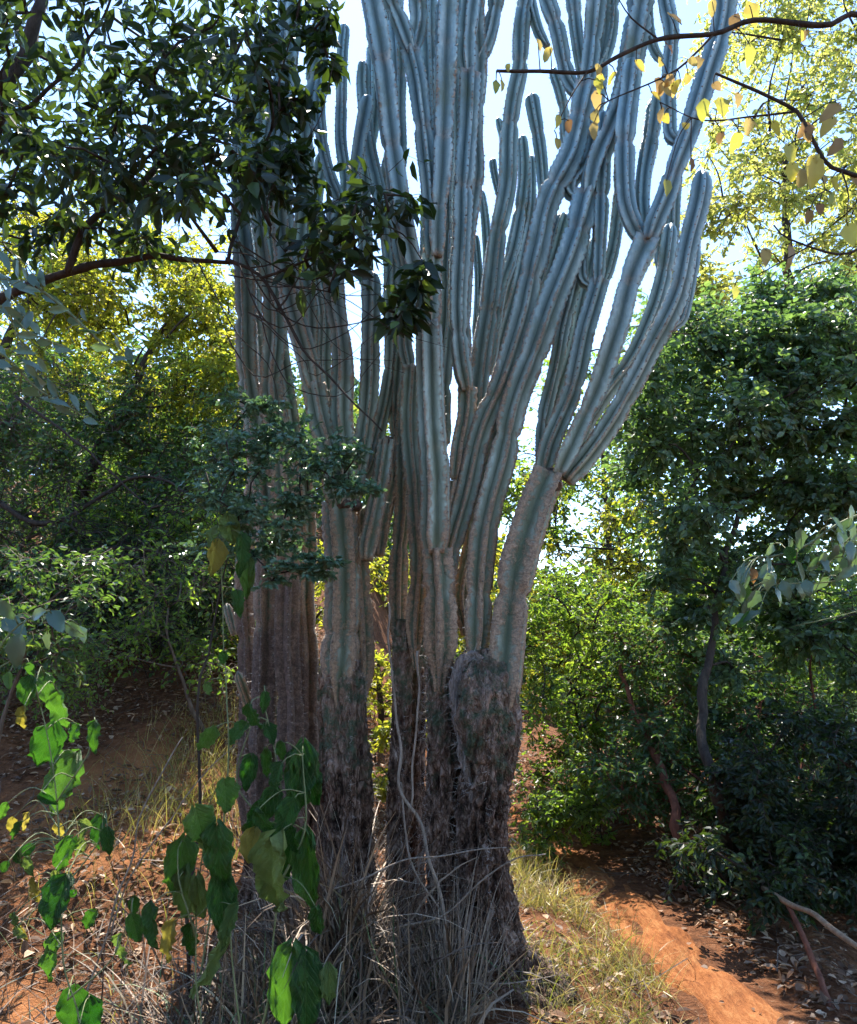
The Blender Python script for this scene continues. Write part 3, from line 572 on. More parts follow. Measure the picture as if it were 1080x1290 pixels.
# single leaves: a curved blade with a midrib fold; unit length along +X, unit width along Y, normal +Z
def blade_mesh(name, m, curl, wavy, lob, nx=9, ny=6, seed=0):
    r_ = np.random.default_rng(seed); x = np.linspace(0, 1, nx); wprof = (x ** 0.45 * (1 - x) ** 0.85 / 0.535) if lob else np.sin(np.pi * x ** 0.8) ** 0.9; wprof[0] = 0.05; wprof[-1] = 0.01
    if lob: wprof = wprof * (1 + 0.08 * np.sin(x * 23 + seed) + 0.06 * r_.normal(0, 1, len(x))) 
    v = np.linspace(-1, 1, ny * 2 + 1); Xg, Vg = np.meshgrid(x, v, indexing='ij'); Yl = Vg * wprof[:, None] * 0.5
    Xs = Xg - (0.10 * np.abs(Vg) ** 1.5 * (1 - Xg) ** 3 if lob else 0)
    Z = (0.5 if nx > 8 else 0.3) * np.abs(Yl) + curl * (-0.35 * Xg ** 2) - abs(curl) * 0.9 * Yl ** 2 + wavy * 0.05 * np.sin(Xg * 15 + 2.2 * np.abs(Vg) + seed) * np.abs(Vg) + wavy * 0.035 * r_.normal(0, 1, Xg.shape) * np.abs(Vg)
    Z += wavy * 0.022 * np.cos(Xg * 44 - np.abs(Vg) * 9) * (np.abs(Vg) > 0.05)
    n = ny * 2 + 1; i = (np.arange(nx - 1)[:, None] * n + np.arange(n - 1)[None]).ravel(); mb = MB()
    mb.add(np.stack([Xs, Yl, Z], -1), np.stack([i, i + n, i + n + 1, i + 1], 1)); return mb.mesh(name, m)
BL = {}
def leaf_obj(name, root, C, D, N, L, W, m, kind='small', variant=None):
    kk = (m.name, kind)
    if kk not in BL:
        if kind == 'small': BL[kk] = [blade_mesh('leaf_blade', m, c, 0.3, False, 4, 1, s_) for s_, c in enumerate((0.3, 0.7, -0.2))]
        elif kind == 'mid': BL[kk] = [blade_mesh('leaf_blade', m, c, 0.7, True, 7, 2, s_) for s_, c in enumerate((0.3, 0.8, -0.2, 0.5))]
        else: BL[kk] = [blade_mesh('leaf_blade', m, c, 1.2, True, 13, 6, s_) for s_, c in enumerate((0.4, 0.9, 0.15, 0.6, 1.2))]
    ms = BL[kk]; D = nrm(np.asarray(D, float)); Bn = nrm(np.cross(N, D)); N2 = np.cross(D, Bn)
    mx = Matrix(((D[0] * L, Bn[0] * W, N2[0] * L, C[0]), (D[1] * L, Bn[1] * W, N2[1] * L, C[1]), (D[2] * L, Bn[2] * W, N2[2] * L, C[2]), (0, 0, 0, 1)))
    return link(name, random.choice(ms) if variant is None else ms[variant % len(ms)], root, mat=mx)

LM = {}
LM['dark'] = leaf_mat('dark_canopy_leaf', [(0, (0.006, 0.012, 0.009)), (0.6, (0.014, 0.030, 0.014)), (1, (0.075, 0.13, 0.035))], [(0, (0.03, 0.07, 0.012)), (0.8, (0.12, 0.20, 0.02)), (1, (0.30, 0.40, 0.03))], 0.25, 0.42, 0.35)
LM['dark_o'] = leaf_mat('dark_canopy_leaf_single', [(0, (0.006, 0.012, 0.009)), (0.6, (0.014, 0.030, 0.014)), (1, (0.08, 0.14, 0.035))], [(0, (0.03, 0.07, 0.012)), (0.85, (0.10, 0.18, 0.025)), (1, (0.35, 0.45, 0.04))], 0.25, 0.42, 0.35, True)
LM['yellow'] = leaf_mat('yellow_green_leaf', [(0, (0.035, 0.062, 0.014)), (0.6, (0.08, 0.105, 0.02)), (1, (0.15, 0.14, 0.028))], [(0, (0.22, 0.32, 0.02)), (0.5, (0.55, 0.58, 0.04)), (1, (0.85, 0.72, 0.06))], 0.52, 0.45, 0.4)
LM['pale'] = leaf_mat('pale_yellow_leaf', [(0, (0.05, 0.08, 0.02)), (0.6, (0.11, 0.13, 0.04)), (1, (0.20, 0.19, 0.06))], [(0, (0.28, 0.38, 0.05)), (0.5, (0.65, 0.66, 0.12)), (1, (0.92, 0.84, 0.24))], 0.55, 0.42, 0.5)
LM['bright'] = leaf_mat('bright_green_leaf', [(0, (0.026, 0.056, 0.016)), (0.6, (0.055, 0.10, 0.025)), (1, (0.10, 0.14, 0.03))], [(0, (0.12, 0.26, 0.02)), (0.6, (0.34, 0.52, 0.04)), (1, (0.65, 0.75, 0.07))], 0.48, 0.38, 0.5)
LM['mid'] = leaf_mat('mid_green_leaf', [(0, (0.020, 0.050, 0.024)), (0.6, (0.045, 0.088, 0.046)), (1, (0.105, 0.155, 0.085))], [(0, (0.04, 0.12, 0.02)), (0.75, (0.20, 0.35, 0.04)), (1, (0.60, 0.66, 0.06))], 0.36, 0.42, 0.3)
LM['grey'] = leaf_mat('grey_green_leaf', [(0, (0.026, 0.058, 0.032)), (0.6, (0.09, 0.15, 0.10)), (1, (0.22, 0.28, 0.19))], [(0, (0.08, 0.18, 0.04)), (0.7, (0.25, 0.42, 0.07)), (1, (0.65, 0.72, 0.12))], 0.42, 0.38, 0.42)
LM['blue'] = leaf_mat('blue_green_leaf', [(0, (0.045, 0.10, 0.065)), (0.6, (0.085, 0.17, 0.11)), (1, (0.15, 0.24, 0.15))], [(0, (0.06, 0.16, 0.05)), (1, (0.22, 0.38, 0.10))], 0.28, 0.34, 0.7)
LM['blue_o'] = leaf_mat('blue_green_leaf_single', [(0, (0.055, 0.10, 0.07)), (0.6, (0.10, 0.16, 0.115)), (1, (0.15, 0.22, 0.14))], [(0, (0.06, 0.14, 0.04)), (1, (0.20, 0.32, 0.08))], 0.28, 0.32, 0.8, True)
LM['gold_o'] = leaf_mat('yellowing_leaf_single', [(0, (0.20, 0.10, 0.04)), (0.35, (0.33, 0.22, 0.09)), (0.6, (0.42, 0.32, 0.07)), (0.85, (0.48, 0.40, 0.16)), (1, (0.14, 0.18, 0.06))], [(0, (0.30, 0.15, 0.05)), (0.4, (0.55, 0.42, 0.14)), (0.7, (0.85, 0.70, 0.05)), (1, (0.6, 0.60, 0.08))], 0.5, 0.45, 0.4, True)
LM['big_o'] = leaf_mat('wilting_big_leaf', [(0, (0.012, 0.060, 0.008)), (0.55, (0.026, 0.105, 0.014)), (0.85, (0.055, 0.145, 0.024)), (1, (0.11, 0.17, 0.035))], [(0, (0.03, 0.17, 0.008)), (1, (0.16, 0.40, 0.03))], 0.28, 0.42, 0.5, True, True)
LM['bigpale_o'] = leaf_mat('pale_wilting_leaf', [(0, (0.10, 0.19, 0.055)), (1, (0.19, 0.25, 0.085))], [(0, (0.18, 0.33, 0.05)), (1, (0.35, 0.45, 0.07))], 0.3, 0.5, 0.4, True, True)
LM['bigyel_o'] = leaf_mat('yellowed_leaf', [(0, (0.28, 0.22, 0.04)), (1, (0.40, 0.32, 0.07))], [(0, (0.5, 0.42, 0.04)), (1, (0.6, 0.5, 0.08))], 0.35, 0.5, 0.4, True, True)

def gp(x, y): return (x, y, float(gz(x, y)))
Q = lambda pts, Y: [P(x, y, Y) for x, y in pts]
# left: dark tree overhanging from beyond the frame
lb = gp(-3.3, 3.9)
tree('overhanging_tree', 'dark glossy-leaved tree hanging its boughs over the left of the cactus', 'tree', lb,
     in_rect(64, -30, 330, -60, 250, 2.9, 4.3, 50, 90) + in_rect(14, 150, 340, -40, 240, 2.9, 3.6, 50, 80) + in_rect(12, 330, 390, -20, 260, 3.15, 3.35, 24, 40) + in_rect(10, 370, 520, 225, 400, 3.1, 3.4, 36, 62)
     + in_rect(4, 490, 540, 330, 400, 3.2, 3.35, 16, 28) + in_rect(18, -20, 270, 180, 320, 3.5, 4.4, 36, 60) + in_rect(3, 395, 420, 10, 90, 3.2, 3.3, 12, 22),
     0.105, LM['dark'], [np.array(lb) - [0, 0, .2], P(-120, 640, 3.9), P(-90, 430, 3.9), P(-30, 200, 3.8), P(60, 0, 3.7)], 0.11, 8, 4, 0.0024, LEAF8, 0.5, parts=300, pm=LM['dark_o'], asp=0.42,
     boughs=[(Q([(-90, 430), (20, 365), (80, 345), (200, 324), (290, 328)], 3.7), 0.034), (Q([(285, 326), (330, 350), (370, 420), (420, 480), (482, 545)], 3.3), 0.010),
             (Q([(85, 343), (105, 290), (150, 255), (185, 225), (240, 150), (300, 60), (330, -30)], 3.6), 0.020), (Q([(288, 328), (305, 270), (335, 200), (352, 120), (372, 20)], 3.3), 0.010),
             (Q([(330, 350), (380, 330), (440, 300), (500, 290), (540, 350)], 3.25), 0.007), (Q([(350, 390), (400, 330), (450, 330)], 3.25), 0.005), (Q([(300, 310), (360, 400), (440, 410), (520, 380)], 3.3), 0.005),
             (Q([(-60, 300), (0, 160), (45, 125), (110, 60), (150, -20)], 3.4), 0.016), (Q([(340, 300), (345, 240), (400, 150), (425, 60)], 3.25), 0.004),
             *[(Q([(x0, y0), (x0 + random.uniform(30, 60), y0 + random.uniform(-10, 60)), (x0 + random.uniform(80, 130), y0 + random.uniform(-30, 90)), (x0 + random.uniform(140, 210), y0 + random.uniform(-70, 110))], random.uniform(3.2, 3.4)), random.uniform(0.0025, 0.0045)) for x0, y0 in [(random.uniform(270, 340), random.uniform(290, 430)) for _ in range(11)]],
             (Q([(300, 330), (330, 400), (390, 440), (470, 390), (500, 330)], 3.2), 0.004), (Q([(320, 380), (350, 470), (430, 500), (480, 440)], 3.2), 0.004), (Q([(250, 330), (300, 420), (340, 460), (350, 520)], 3.3), 0.004), (Q([(330, 360), (420, 370), (500, 420), (560, 440)], 3.2), 0.003)])
# left background
tree('yellow_tree', 'sunlit yellow-green tree behind the left of the cactus', 'tree', gp(-4.6, 9.0), in_rect(50, 60, 300, 300, 520, 7.8, 10.0, 34, 60) + in_rect(20, 190, 300, 320, 480, 7.6, 9, 28, 44), 0.07, LM['yellow'], tr=0.10, ntw=22, nlf=10, tw=0.005)
tree('olive_tree', 'tall olive-green tree on the slope at far left', 'tree', gp(-6.9, 9.2), in_rect(44, -60, 150, 260, 440, 8.0, 10.5, 40, 66), 0.075, LM['yellow'], tr=0.12, ntw=20, nlf=10, tw=0.005)
tree('tangled_shrub', 'tangled dark green shrub on the left slope under the yellow-green tree', 'shrub', gp(-3.6, 8.4), in_rect(54, 80, 315, 480, 740, 7.8, 9.4, 34, 62), 0.078, LM['mid'], tr=0.05, ntw=30, nlf=8, tw=0.0045, bark='greytwig')
tree('twiggy_shrub', 'twiggy half-bare shrub at the edge of the left slope', 'shrub', gp(-5.2, 8.0), in_rect(60, -60, 220, 470, 800, 7.6, 9.0, 36, 62), 0.075, LM['mid'], tr=0.05, ntw=44, nlf=3, tw=0.006, bark='greytwig')
tree('low_shrub', 'low bright green shrub at the foot of the left slope thicket', 'shrub', gp(-3.4, 9.0), in_rect(46, 60, 320, 640, 820, 7.6, 9.2, 34, 54), 0.06, LM['bright'], tr=0.04, ntw=26, nlf=7, tw=0.004)
tree('slope_tree', 'shadowed green tree high on the slope behind the thicket', 'tree', gp(-6.4, 12.5), in_rect(70, -60, 330, 420, 740, 11, 14, 40, 64), 0.10, LM['mid'], tr=0.11, ntw=30, nlf=9, tw=0.008)
# small-leaved shrub in front of the cactus
tree('small_leaved_shrub', 'airy shrub with tiny blue-green leaves reaching across the cactus trunks', 'shrub', gp(-1.05, 3.5),
     in_rect(46, 255, 440, 540, 700, 3.15, 3.6, 18, 38) + in_rect(7, 425, 465, 560, 640, 3.2, 3.3, 12, 20) + in_rect(8, 315, 420, 700, 745, 3.2, 3.3, 12, 20) + in_rect(12, 265, 345, 500, 600, 3.4, 3.7, 20, 32), 0.031, LM['blue'],
     [np.array(gp(-1.05, 3.5)) - [0, 0, .1], P(255, 900, 3.5), P(268, 760, 3.5), P(300, 660, 3.4)], 0.010, 13, 10, 0.0014, LEAF8, 0.15, asp=0.6, flat=0.35)
# right background
tree('sunlit_tree', 'tall thin-crowned tree with bright yellow-green leaves behind the right of the cactus', 'tree', gp(5.2, 10.5), in_rect(70, 890, 1110, -40, 390, 8.6, 11.5, 40, 66) + in_rect(14, 835, 900, 250, 440, 9, 10.5, 26, 40), 0.085, LM['pale'], tr=0.13, ntw=25, nlf=10, tw=0.006)
eb = G(938, 1112)
tree('evergreen_tree', 'dense dark-green small-leaved tree arching over the path', 'tree', eb, in_rect(80, 780, 1110, 400, 640, 5.2, 6.8, 40, 66) + in_rect(16, 950, 1110, 360, 450, 5.6, 6.4, 34, 50) + in_rect(40, 830, 1110, 600, 860, 5.4, 6.4, 32, 54), 0.060, LM['grey'],
     [eb - [0, 0, .15], P(905, 1000, 5.0), P(885, 900, 5.3), P(905, 760, 5.6), P(940, 600, 5.9)], 0.045, 38, 9, 0.0035, asp=0.62)
tree('thicket_tree', 'slender tree with backlit yellow-green leaves beyond the path', 'tree', gp(1.9, 8.6), in_rect(44, 670, 900, 600, 820, 7.6, 9.5, 30, 48), 0.06, LM['yellow'], tr=0.06, ntw=26, nlf=7, tw=0.0065)
tree('thicket_tree', 'leaning thin tree with green leaves behind the path bend', 'tree', gp(3.4, 8.2), in_rect(50, 830, 1110, 660, 920, 7.2, 8.8, 32, 50), 0.06, LM['bright'], tr=0.06, ntw=28, nlf=8, tw=0.006)
rb_ = G(864, 1122)
tree('red_stemmed_shrub', 'dark leafy shrub with a reddish stem on the far side of the path', 'shrub', rb_, in_rect(60, 750, 1090, 790, 1010, 5.6, 7.0, 32, 54), 0.05, LM['mid'],
     [rb_ - [0, 0, .1], P(852, 1040, 5.3), P(838, 975, 5.6), P(800, 900, 6.0), P(780, 830, 6.2)], 0.04, 34, 8, 0.003, bark='redwood')
tree('feathery_shrub', 'feathery green shrub between the cactus and the path', 'shrub', gp(1.45, 7.3), in_rect(44, 660, 790, 720, 1000, 6.3, 7.6, 26, 42) + in_rect(16, 660, 775, 960, 1075, 5.7, 6.4, 24, 40) + in_rect(14, 660, 770, 860, 970, 6.4, 7.2, 28, 42), 0.045, LM['bright'], tr=0.03, ntw=26, nlf=8, tw=0.003)
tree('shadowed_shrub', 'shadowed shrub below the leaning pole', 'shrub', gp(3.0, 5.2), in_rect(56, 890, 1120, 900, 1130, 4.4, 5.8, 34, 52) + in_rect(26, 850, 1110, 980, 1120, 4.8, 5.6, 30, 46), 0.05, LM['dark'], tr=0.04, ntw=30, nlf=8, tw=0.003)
tree('gully_shrub', 'broad dark shrub filling the gully beyond the path', 'shrub', gp(4.4, 8.4), in_rect(70, 760, 1140, 880, 1060, 7.0, 9.0, 36, 56), 0.075, LM['mid'], tr=0.05, ntw=32, nlf=8, tw=0.005)
# behind the cactus
tree('back_shrub', 'bushy yellow-green shrub glimpsed between the cactus trunks', 'shrub', gp(-0.5, 8.0), in_rect(54, 300, 690, 690, 920, 7.0, 8.8, 30, 50) + in_rect(8, 455, 495, 720, 1010, 5.6, 6.6, 16, 28), 0.06, LM['yellow'], tr=0.04, ntw=26, nlf=8, tw=0.004)
tree('back_tree', 'green tree standing behind the leaning right stems of the cactus', 'tree', gp(2.6, 11.0), in_rect(44, 700, 900, 440, 660, 9.5, 12, 34, 52) + in_rect(16, 610, 710, 560, 700, 9, 11, 28, 44), 0.085, LM['bright'], tr=0.08, ntw=20, nlf=7, tw=0.007)
tree('dead_shrub', 'leafless tangle of dark branches low on the left slope', 'shrub', gp(-4.2, 7.4), in_rect(34, -40, 300, 600, 830, 6.6, 7.6, 40, 70), 0.06, LM['bright'], tr=0.05, ntw=26, nlf=2, tw=0.006, boughs=[(Q([(-60, 760), (60, 705), (150, 690), (215, 700)], 7.2), 0.04), (Q([(20, 500), (100, 560), (190, 640)], 7.0), 0.018), (Q([(-20, 620), (60, 660), (180, 600), (260, 640)], 7.3), 0.03)])
tree('slope_shrub', 'leafy green bush low on the left slope above the bare red earth', 'shrub', gp(-3.1, 5.0), in_rect(18, -40, 120, 700, 830, 4.6, 5.4, 34, 54), 0.055, LM['mid'], tr=0.02, ntw=20, nlf=5, tw=0.0035, bark='greytwig')
tree('bramble', 'thick dark bramble of twigs and small leaves along the top of the bare slope', 'shrub', gp(-3.3, 7.3), in_rect(50, -50, 320, 680, 800, 6.9, 7.8, 34, 58), 0.055, LM['mid'], tr=0.03, ntw=34, nlf=5, tw=0.005, bark='twig')
tree('ground_brush', 'knee-high scrub of thin stems and small leaves on the left slope', 'shrub', gp(-2.9, 6.3), in_rect(26, -40, 130, 775, 880, 5.7, 6.6, 20, 40) + in_rect(10, 130, 280, 760, 820, 6.2, 6.8, 18, 32), 0.04, LM['bright'], tr=0.012, ntw=22, nlf=4, tw=0.0028, bark='greytwig')
tree('slope_shrub', 'scraggly bush on the left slope beside the far-left cactus columns', 'shrub', gp(-1.75, 6.2), in_rect(18, 150, 300, 690, 850, 5.8, 6.6, 30, 50), 0.05, LM['bright'], tr=0.02, ntw=22, nlf=3, tw=0.004, bark='greytwig')
# unseen trees added behind the camera to block low skylight on the cactus foot
for lab, x, y in (('unseen broad-leaved tree added to block low skylight, behind the camera at left', -3.0, -2.2), ('unseen broad-leaved tree added to block low skylight, straight across from the cactus', 0.2, -4.2)):
    tree('sky_blocker_tree', lab, 'tree', gp(x, y), None, 0.16, LM['mid'], tr=0.10, ntw=16, nlf=8, tw=0.006, c3=[(x + random.gauss(0, 1.0), y + random.gauss(0, 0.8), float(gz(x, y)) + random.uniform(0.8, 5.2), random.uniform(0.6, 1.0)) for _ in range(40)])
# the wood that closes the view beyond
nw = 60000; far = MB(); d_ = rng.uniform(15, 34, nw); ang = rng.uniform(-0.75, 0.75, nw); fx = d_ * np.tan(ang); fy = d_
topz = 3.2 + 2.2 * vnoise(np.stack([fx * 0.22, fy * 0.22, fx * 0], 1)) + 1.6 * vnoise(np.stack([fx * 0.7, fy * 0.7, fx * 0 + 3], 1)); topz = topz + 0.34 * np.clip(fx - 2, 0, 12); fz = gz(fx, fy) + rng.random(nw) ** 0.7 * np.maximum(0.6, topz)
leaves(far, np.stack([fx, fy, fz], 1), rng.normal(0, 1, (nw, 3)), rng.normal(0, 1, (nw, 3)), rng.uniform(0.16, 0.32, nw), rng.uniform(0.10, 0.2, nw), rng.random(nw), LEAF6)
fw = far.obj('far_wood', LM['mid'], smooth=False, kind='stuff'); tag(fw, 'distant mass of green woodland beyond the path and slope', 'woodland')

# ------------------------------------------------------------------ plants with leaves large enough to tell apart
def plant(name, label, cat, base, stems, lv, Y, kind='big', stem_mat='greenstem', group=None, face=0.45, pr=0.0022, leafname='leaf', yj=0.12):
    """stems: (pixel points, radius[, depth]); lv: (px, py, length px, width px, lean degrees from hanging, material)"""
    root = thing(name, label, cat, base, group); sb = MB(); nodes = []
    for st in stems:
        Ys = st[2] if len(st) > 2 else Y; pp = [P(x, y, Ys) for x, y in st[0]]
        if len(st) > 3 and st[3]: pp = [np.array(base) - [0, 0, .05]] + pp
        nodes.append(tube(sb, pp, st[1], st[1] * 0.4, 0.04, 6, 0.006))
    nodes = np.vstack(nodes)
    for (x, y, l, wd, an, mk) in lv:
        Yl = Y + random.uniform(-yj, yj); c = P(x, y, Yl); m = S(x, y, Yl); a = R(an)
        D = nrm(np.array([math.sin(a), random.uniform(-0.35, 0.35), -math.cos(a)])); L = l * m * 1.08; b0 = c - D * L * 0.5
        N = nrm(np.array([random.gauss(0, face), -1.0, 0.25 + random.gauss(0, face)])); leaf_obj(leafname, root, b0, D, N, L, wd * m * 1.15, LM[mk], kind)
        j = nodes[np.argmin(np.linalg.norm(nodes - b0, axis=1))]; ln = np.linalg.norm(b0 - j)
        tube(sb, [j, (j + b0) / 2 + np.array([0, 0, 0.18 * ln]), b0, b0 + D * L * 0.06], pr, pr * 0.7, 0.03, 5)
    sb.obj('stem', M[stem_mat], root); return root
M['greenstem'] = wood_mat('green_stem', (0.10, 0.13, 0.05), (0.24, 0.25, 0.13), 50, 0.6)
A_ = 'big_o'; B_ = 'bigpale_o'; Y_ = 'bigyel_o'
plant('large_leaved_plant', 'drooping plant with large crumpled green leaves beside the cactus foot', 'plant', gp(-0.72, 2.7),
      [([(330, 1290), (345, 1180), (352, 1080), (356, 1000), (345, 940), (330, 880)], 0.0045, 2.7, True), ([(350, 1120), (385, 1040), (382, 950)], 0.005, 2.65), ([(300, 1330), (292, 1200), (285, 1080), (262, 1020)], 0.004, 2.62, True), ([(352, 1050), (300, 990), (318, 910)], 0.004, 2.75)],
      [(377, 985, 84, 46, -4, A_), (392, 990, 70, 34, 12, A_), (329, 1026, 62, 40, -28, A_), (338, 1112, 112, 62, -10, B_), (389, 1098, 88, 40, 6, A_), (356, 1075, 70, 40, 8, A_), (285, 1004, 38, 36, 10, A_), (317, 1067, 38, 30, -8, Y_), (370, 1058, 38, 24, 10, A_),
       (313, 975, 40, 24, -5, A_), (320, 905, 34, 24, 20, A_), (336, 963, 34, 16, 5, A_), (348, 982, 36, 28, -15, A_), (333, 886, 24, 14, 0, A_), (300, 925, 30, 24, -40, A_), (355, 947, 24, 14, 5, A_), (260, 932, 32, 26, -30, A_), (399, 1165, 40, 22, 0, A_), (334, 1040, 40, 22, 30, A_), (360, 1030, 40, 30, -20, A_), (340, 925, 26, 20, 25, A_)], 2.62)
plant('large_leaved_plant', 'clump of wilted folded leaves, some pale, left of the larger drooping plant', 'plant', gp(-0.95, 2.6),
      [([(250, 1330), (246, 1220), (250, 1120), (258, 1040)], 0.004, 2.6, True), ([(246, 1180), (228, 1110), (226, 1070)], 0.004)],
      [(253, 1041, 46, 46, 15, A_), (274, 1085, 78, 44, 4, A_), (225, 1093, 66, 44, -10, A_), (229, 1136, 76, 32, -8, B_), (251, 1138, 64, 24, 4, B_), (280, 1140, 68, 40, 8, A_), (266, 1214, 78, 18, -18, B_), (212, 1188, 44, 26, -10, Y_), (192, 1168, 48, 32, 10, A_), (237, 1190, 44, 26, -8, A_), (262, 1062, 30, 24, 30, B_), (286, 1170, 50, 22, -20, B_)], 2.55)
plant('low_leaved_plant', 'broad crinkled green leaf growing low in the dry grass', 'plant', gp(-0.5, 2.75), [([(395, 1340), (390, 1270), (378, 1210)], 0.005, 2.75, True)],
      [(360, 1248, 90, 52, -6, A_), (388, 1255, 86, 48, 8, A_), (414, 1242, 42, 26, 4, B_)], 2.7, yj=0.03)
plant('sapling', 'spindly sapling with scattered green leaves over the bare red earth', 'plant', gp(-1.55, 2.6),
      [([(90, 1330), (80, 1210), (76, 1100), (70, 1000), (60, 930), (45, 860)], 0.004, 2.6, True), ([(78, 1120), (125, 1060), (128, 1030)], 0.003), ([(85, 1260), (140, 1210), (165, 1150)], 0.003), ([(72, 1010), (110, 950), (118, 915)], 0.003)],
      [(77, 988, 70, 56, -18, A_), (57, 941, 56, 44, -22, A_), (35, 872, 34, 26, -5, A_), (56, 866, 32, 26, 15, A_), (79, 896, 44, 32, 10, A_), (116, 929, 34, 20, 0, A_), (122, 1049, 38, 26, -12, A_), (136, 1061, 30, 20, 10, A_), (77, 1081, 50, 26, -30, A_), (73, 1138, 56, 44, -8, A_),
       (69, 1208, 54, 34, -15, A_), (149, 1203, 46, 24, -6, B_), (92, 1274, 52, 40, -4, A_), (114, 1282, 42, 34, 8, A_), (169, 1142, 24, 16, 0, A_), (171, 1171, 38, 22, 12, A_), (114, 1159, 24, 20, -30, A_), (30, 905, 26, 18, 0, Y_), (90, 925, 26, 22, -40, A_)]
      + [(random.uniform(0, 110), random.uniform(1000, 1180), random.uniform(14, 24), random.uniform(10, 15), random.uniform(-60, 60), random.choice([A_, A_, B_, Y_])) for _ in range(26)], 2.6, yj=0.3)
plant('lobed_leaf_plant', 'sprig of bluish matt leaves over the left slope', 'plant', gp(-1.9, 2.4), [([(-40, 900), (10, 800), (60, 775), (105, 800)], 0.005, 2.5), ([(-40, 900), (0, 840), (30, 830)], 0.004, 2.5), ([(-60, 1330), (-40, 900)], 0.006, 2.5, True)],
      [(20, 822, 38, 32, -10, 'blue_o'), (72, 783, 30, 22, 40, 'blue_o'), (95, 795, 26, 18, 50, 'blue_o'), (20, 790, 30, 24, 60, 'blue_o'), (60, 808, 20, 18, 0, 'blue_o'), (45, 775, 26, 18, -70, 'blue_o'), (104, 800, 20, 14, 20, 'blue_o'), (8, 770, 26, 20, 30, 'blue_o'), (38, 845, 18, 14, 0, A_), (12, 858, 20, 16, 20, A_)], 2.5, kind='mid')
plant('climbing_vine', 'thin vine with a few large green and yellow leaves climbing beside the small-leaved shrub', 'vine', gp(-0.98, 3.3), [([(285, 1010), (284, 860), (280, 740), (282, 660)], 0.005, 3.25, True)],
      [(291, 668, 36, 28, 10, B_), (270, 704, 42, 26, -6, Y_), (268, 680, 30, 24, -25, B_), (305, 700, 50, 24, 4, A_), (312, 730, 46, 20, 0, A_), (281, 829, 15, 13, 0, A_), (262, 868, 16, 13, 20, B_), (300, 760, 30, 18, 10, A_)], 3.2)
# leaning blue-green boughs at the left edge
lv = []
for st, n in (([(-20, 330), (60, 372), (150, 452)], 20), ([(-20, 440), (50, 492), (115, 530)], 20), ([(-20, 380), (40, 420), (90, 440)], 14), ([(-10, 350), (20, 420), (60, 500)], 10)):
    st = np.array(st, float)
    for k in range(n):
        q = random.uniform(0.05, 1); x = np.interp(q, [0, .5, 1], st[:, 0]); y = np.interp(q, [0, .5, 1], st[:, 1]); sd_ = 1 if k % 2 else -1
        lv.append((x + random.uniform(4, 14), y + sd_ * random.uniform(4, 13), random.uniform(17, 30), random.uniform(8, 12), 50 + sd_ * random.uniform(5, 45), 'blue_o'))
plant('leaning_sapling', 'sapling with narrow grey-blue leaves leaning in below the dark overhanging bough', 'plant', gp(-2.3, 2.3), [([(-300, 900), (-200, 500), (-20, 330), (60, 372), (150, 452)], 0.010, 2.3, True), ([(-180, 480), (-20, 440), (50, 492), (115, 530)], 0.006), ([(-150, 440), (-20, 380), (40, 420), (90, 440)], 0.005), ([(-100, 400), (-10, 350), (20, 420), (60, 500)], 0.004)], lv, 2.3, kind='small', face=0.9)
# right: bough of yellowing leaves from a tree beyond the frame
b1 = [(1080, 18), (1040, 32), (950, 25), (900, 42), (830, 50), (775, 72), (740, 90), (680, 90), (625, 88)]
b2 = [(1080, 220), (1040, 205), (1015, 160), (1005, 140), (960, 118), (900, 92)]
g = 'gold_o'
gl = [(1026, 217, 38, 32, 0, g), (1012, 224, 26, 22, -30, g), (998, 217, 22, 17, -5, g), (1047, 252, 16, 14, 0, g), (1033, 264, 14, 12, 0, g), (1019, 274, 17, 14, 0, g), (1072, 296, 28, 22, 5, g), (965, 324, 22, 15, 0, g), (998, 324, 30, 20, 0, g), (926, 368, 16, 18, 0, g),
      (1045, 142, 30, 18, -50, g), (1042, 160, 28, 18, -35, g), (1052, 186, 26, 16, -40, g), (996, 195, 24, 18, 20, g), (1014, 164, 22, 14, -10, g), (833, 108, 24, 20, 0, g), (848, 112, 20, 14, 10, g), (885, 138, 24, 18, -10, g), (910, 135, 26, 20, 5, g), (943, 160, 20, 14, 0, g),
      (946, 69, 24, 18, 0, g), (948, 19, 32, 18, 10, g), (926, 28, 22, 16, 0, g), (850, 25, 24, 18, 30, g), (926, 180, 24, 16, -20, g), (897, 12, 20, 12, 0, g), (930, 126, 18, 12, 0, g), (872, 208, 18, 12, 5, g), (841, 236, 22, 14, 0, g), (625, 110, 14, 11, 0, g), (634, 107, 13, 10, 10, g), (640, 85, 10, 8, 0, g),
      (680, 57, 16, 12, 20, g), (690, 70, 18, 14, -20, g), (717, 160, 16, 12, 0, g), (702, 182, 15, 11, 0, g), (703, 153, 15, 11, 0, g), (750, 147, 20, 14, 0, g), (752, 127, 20, 14, 10, g), (756, 110, 18, 12, -10, g), (748, 165, 18, 12, 0, g)]
for bb in (b1, b2, [(1012, 150), (950, 148), (880, 150), (830, 130)], [(900, 45), (862, 82), (830, 100), (765, 128)]):
    bb = np.array(bb, float)
    for k in range(9):
        q = random.uniform(0, len(bb) - 1.01); i = int(q); c = bb[i] + (bb[i + 1] - bb[i]) * (q - i); gl.append((c[0] + random.uniform(-14, 14), c[1] + random.uniform(8, 30), random.uniform(12, 20), random.uniform(9, 14), random.uniform(-40, 40), g))
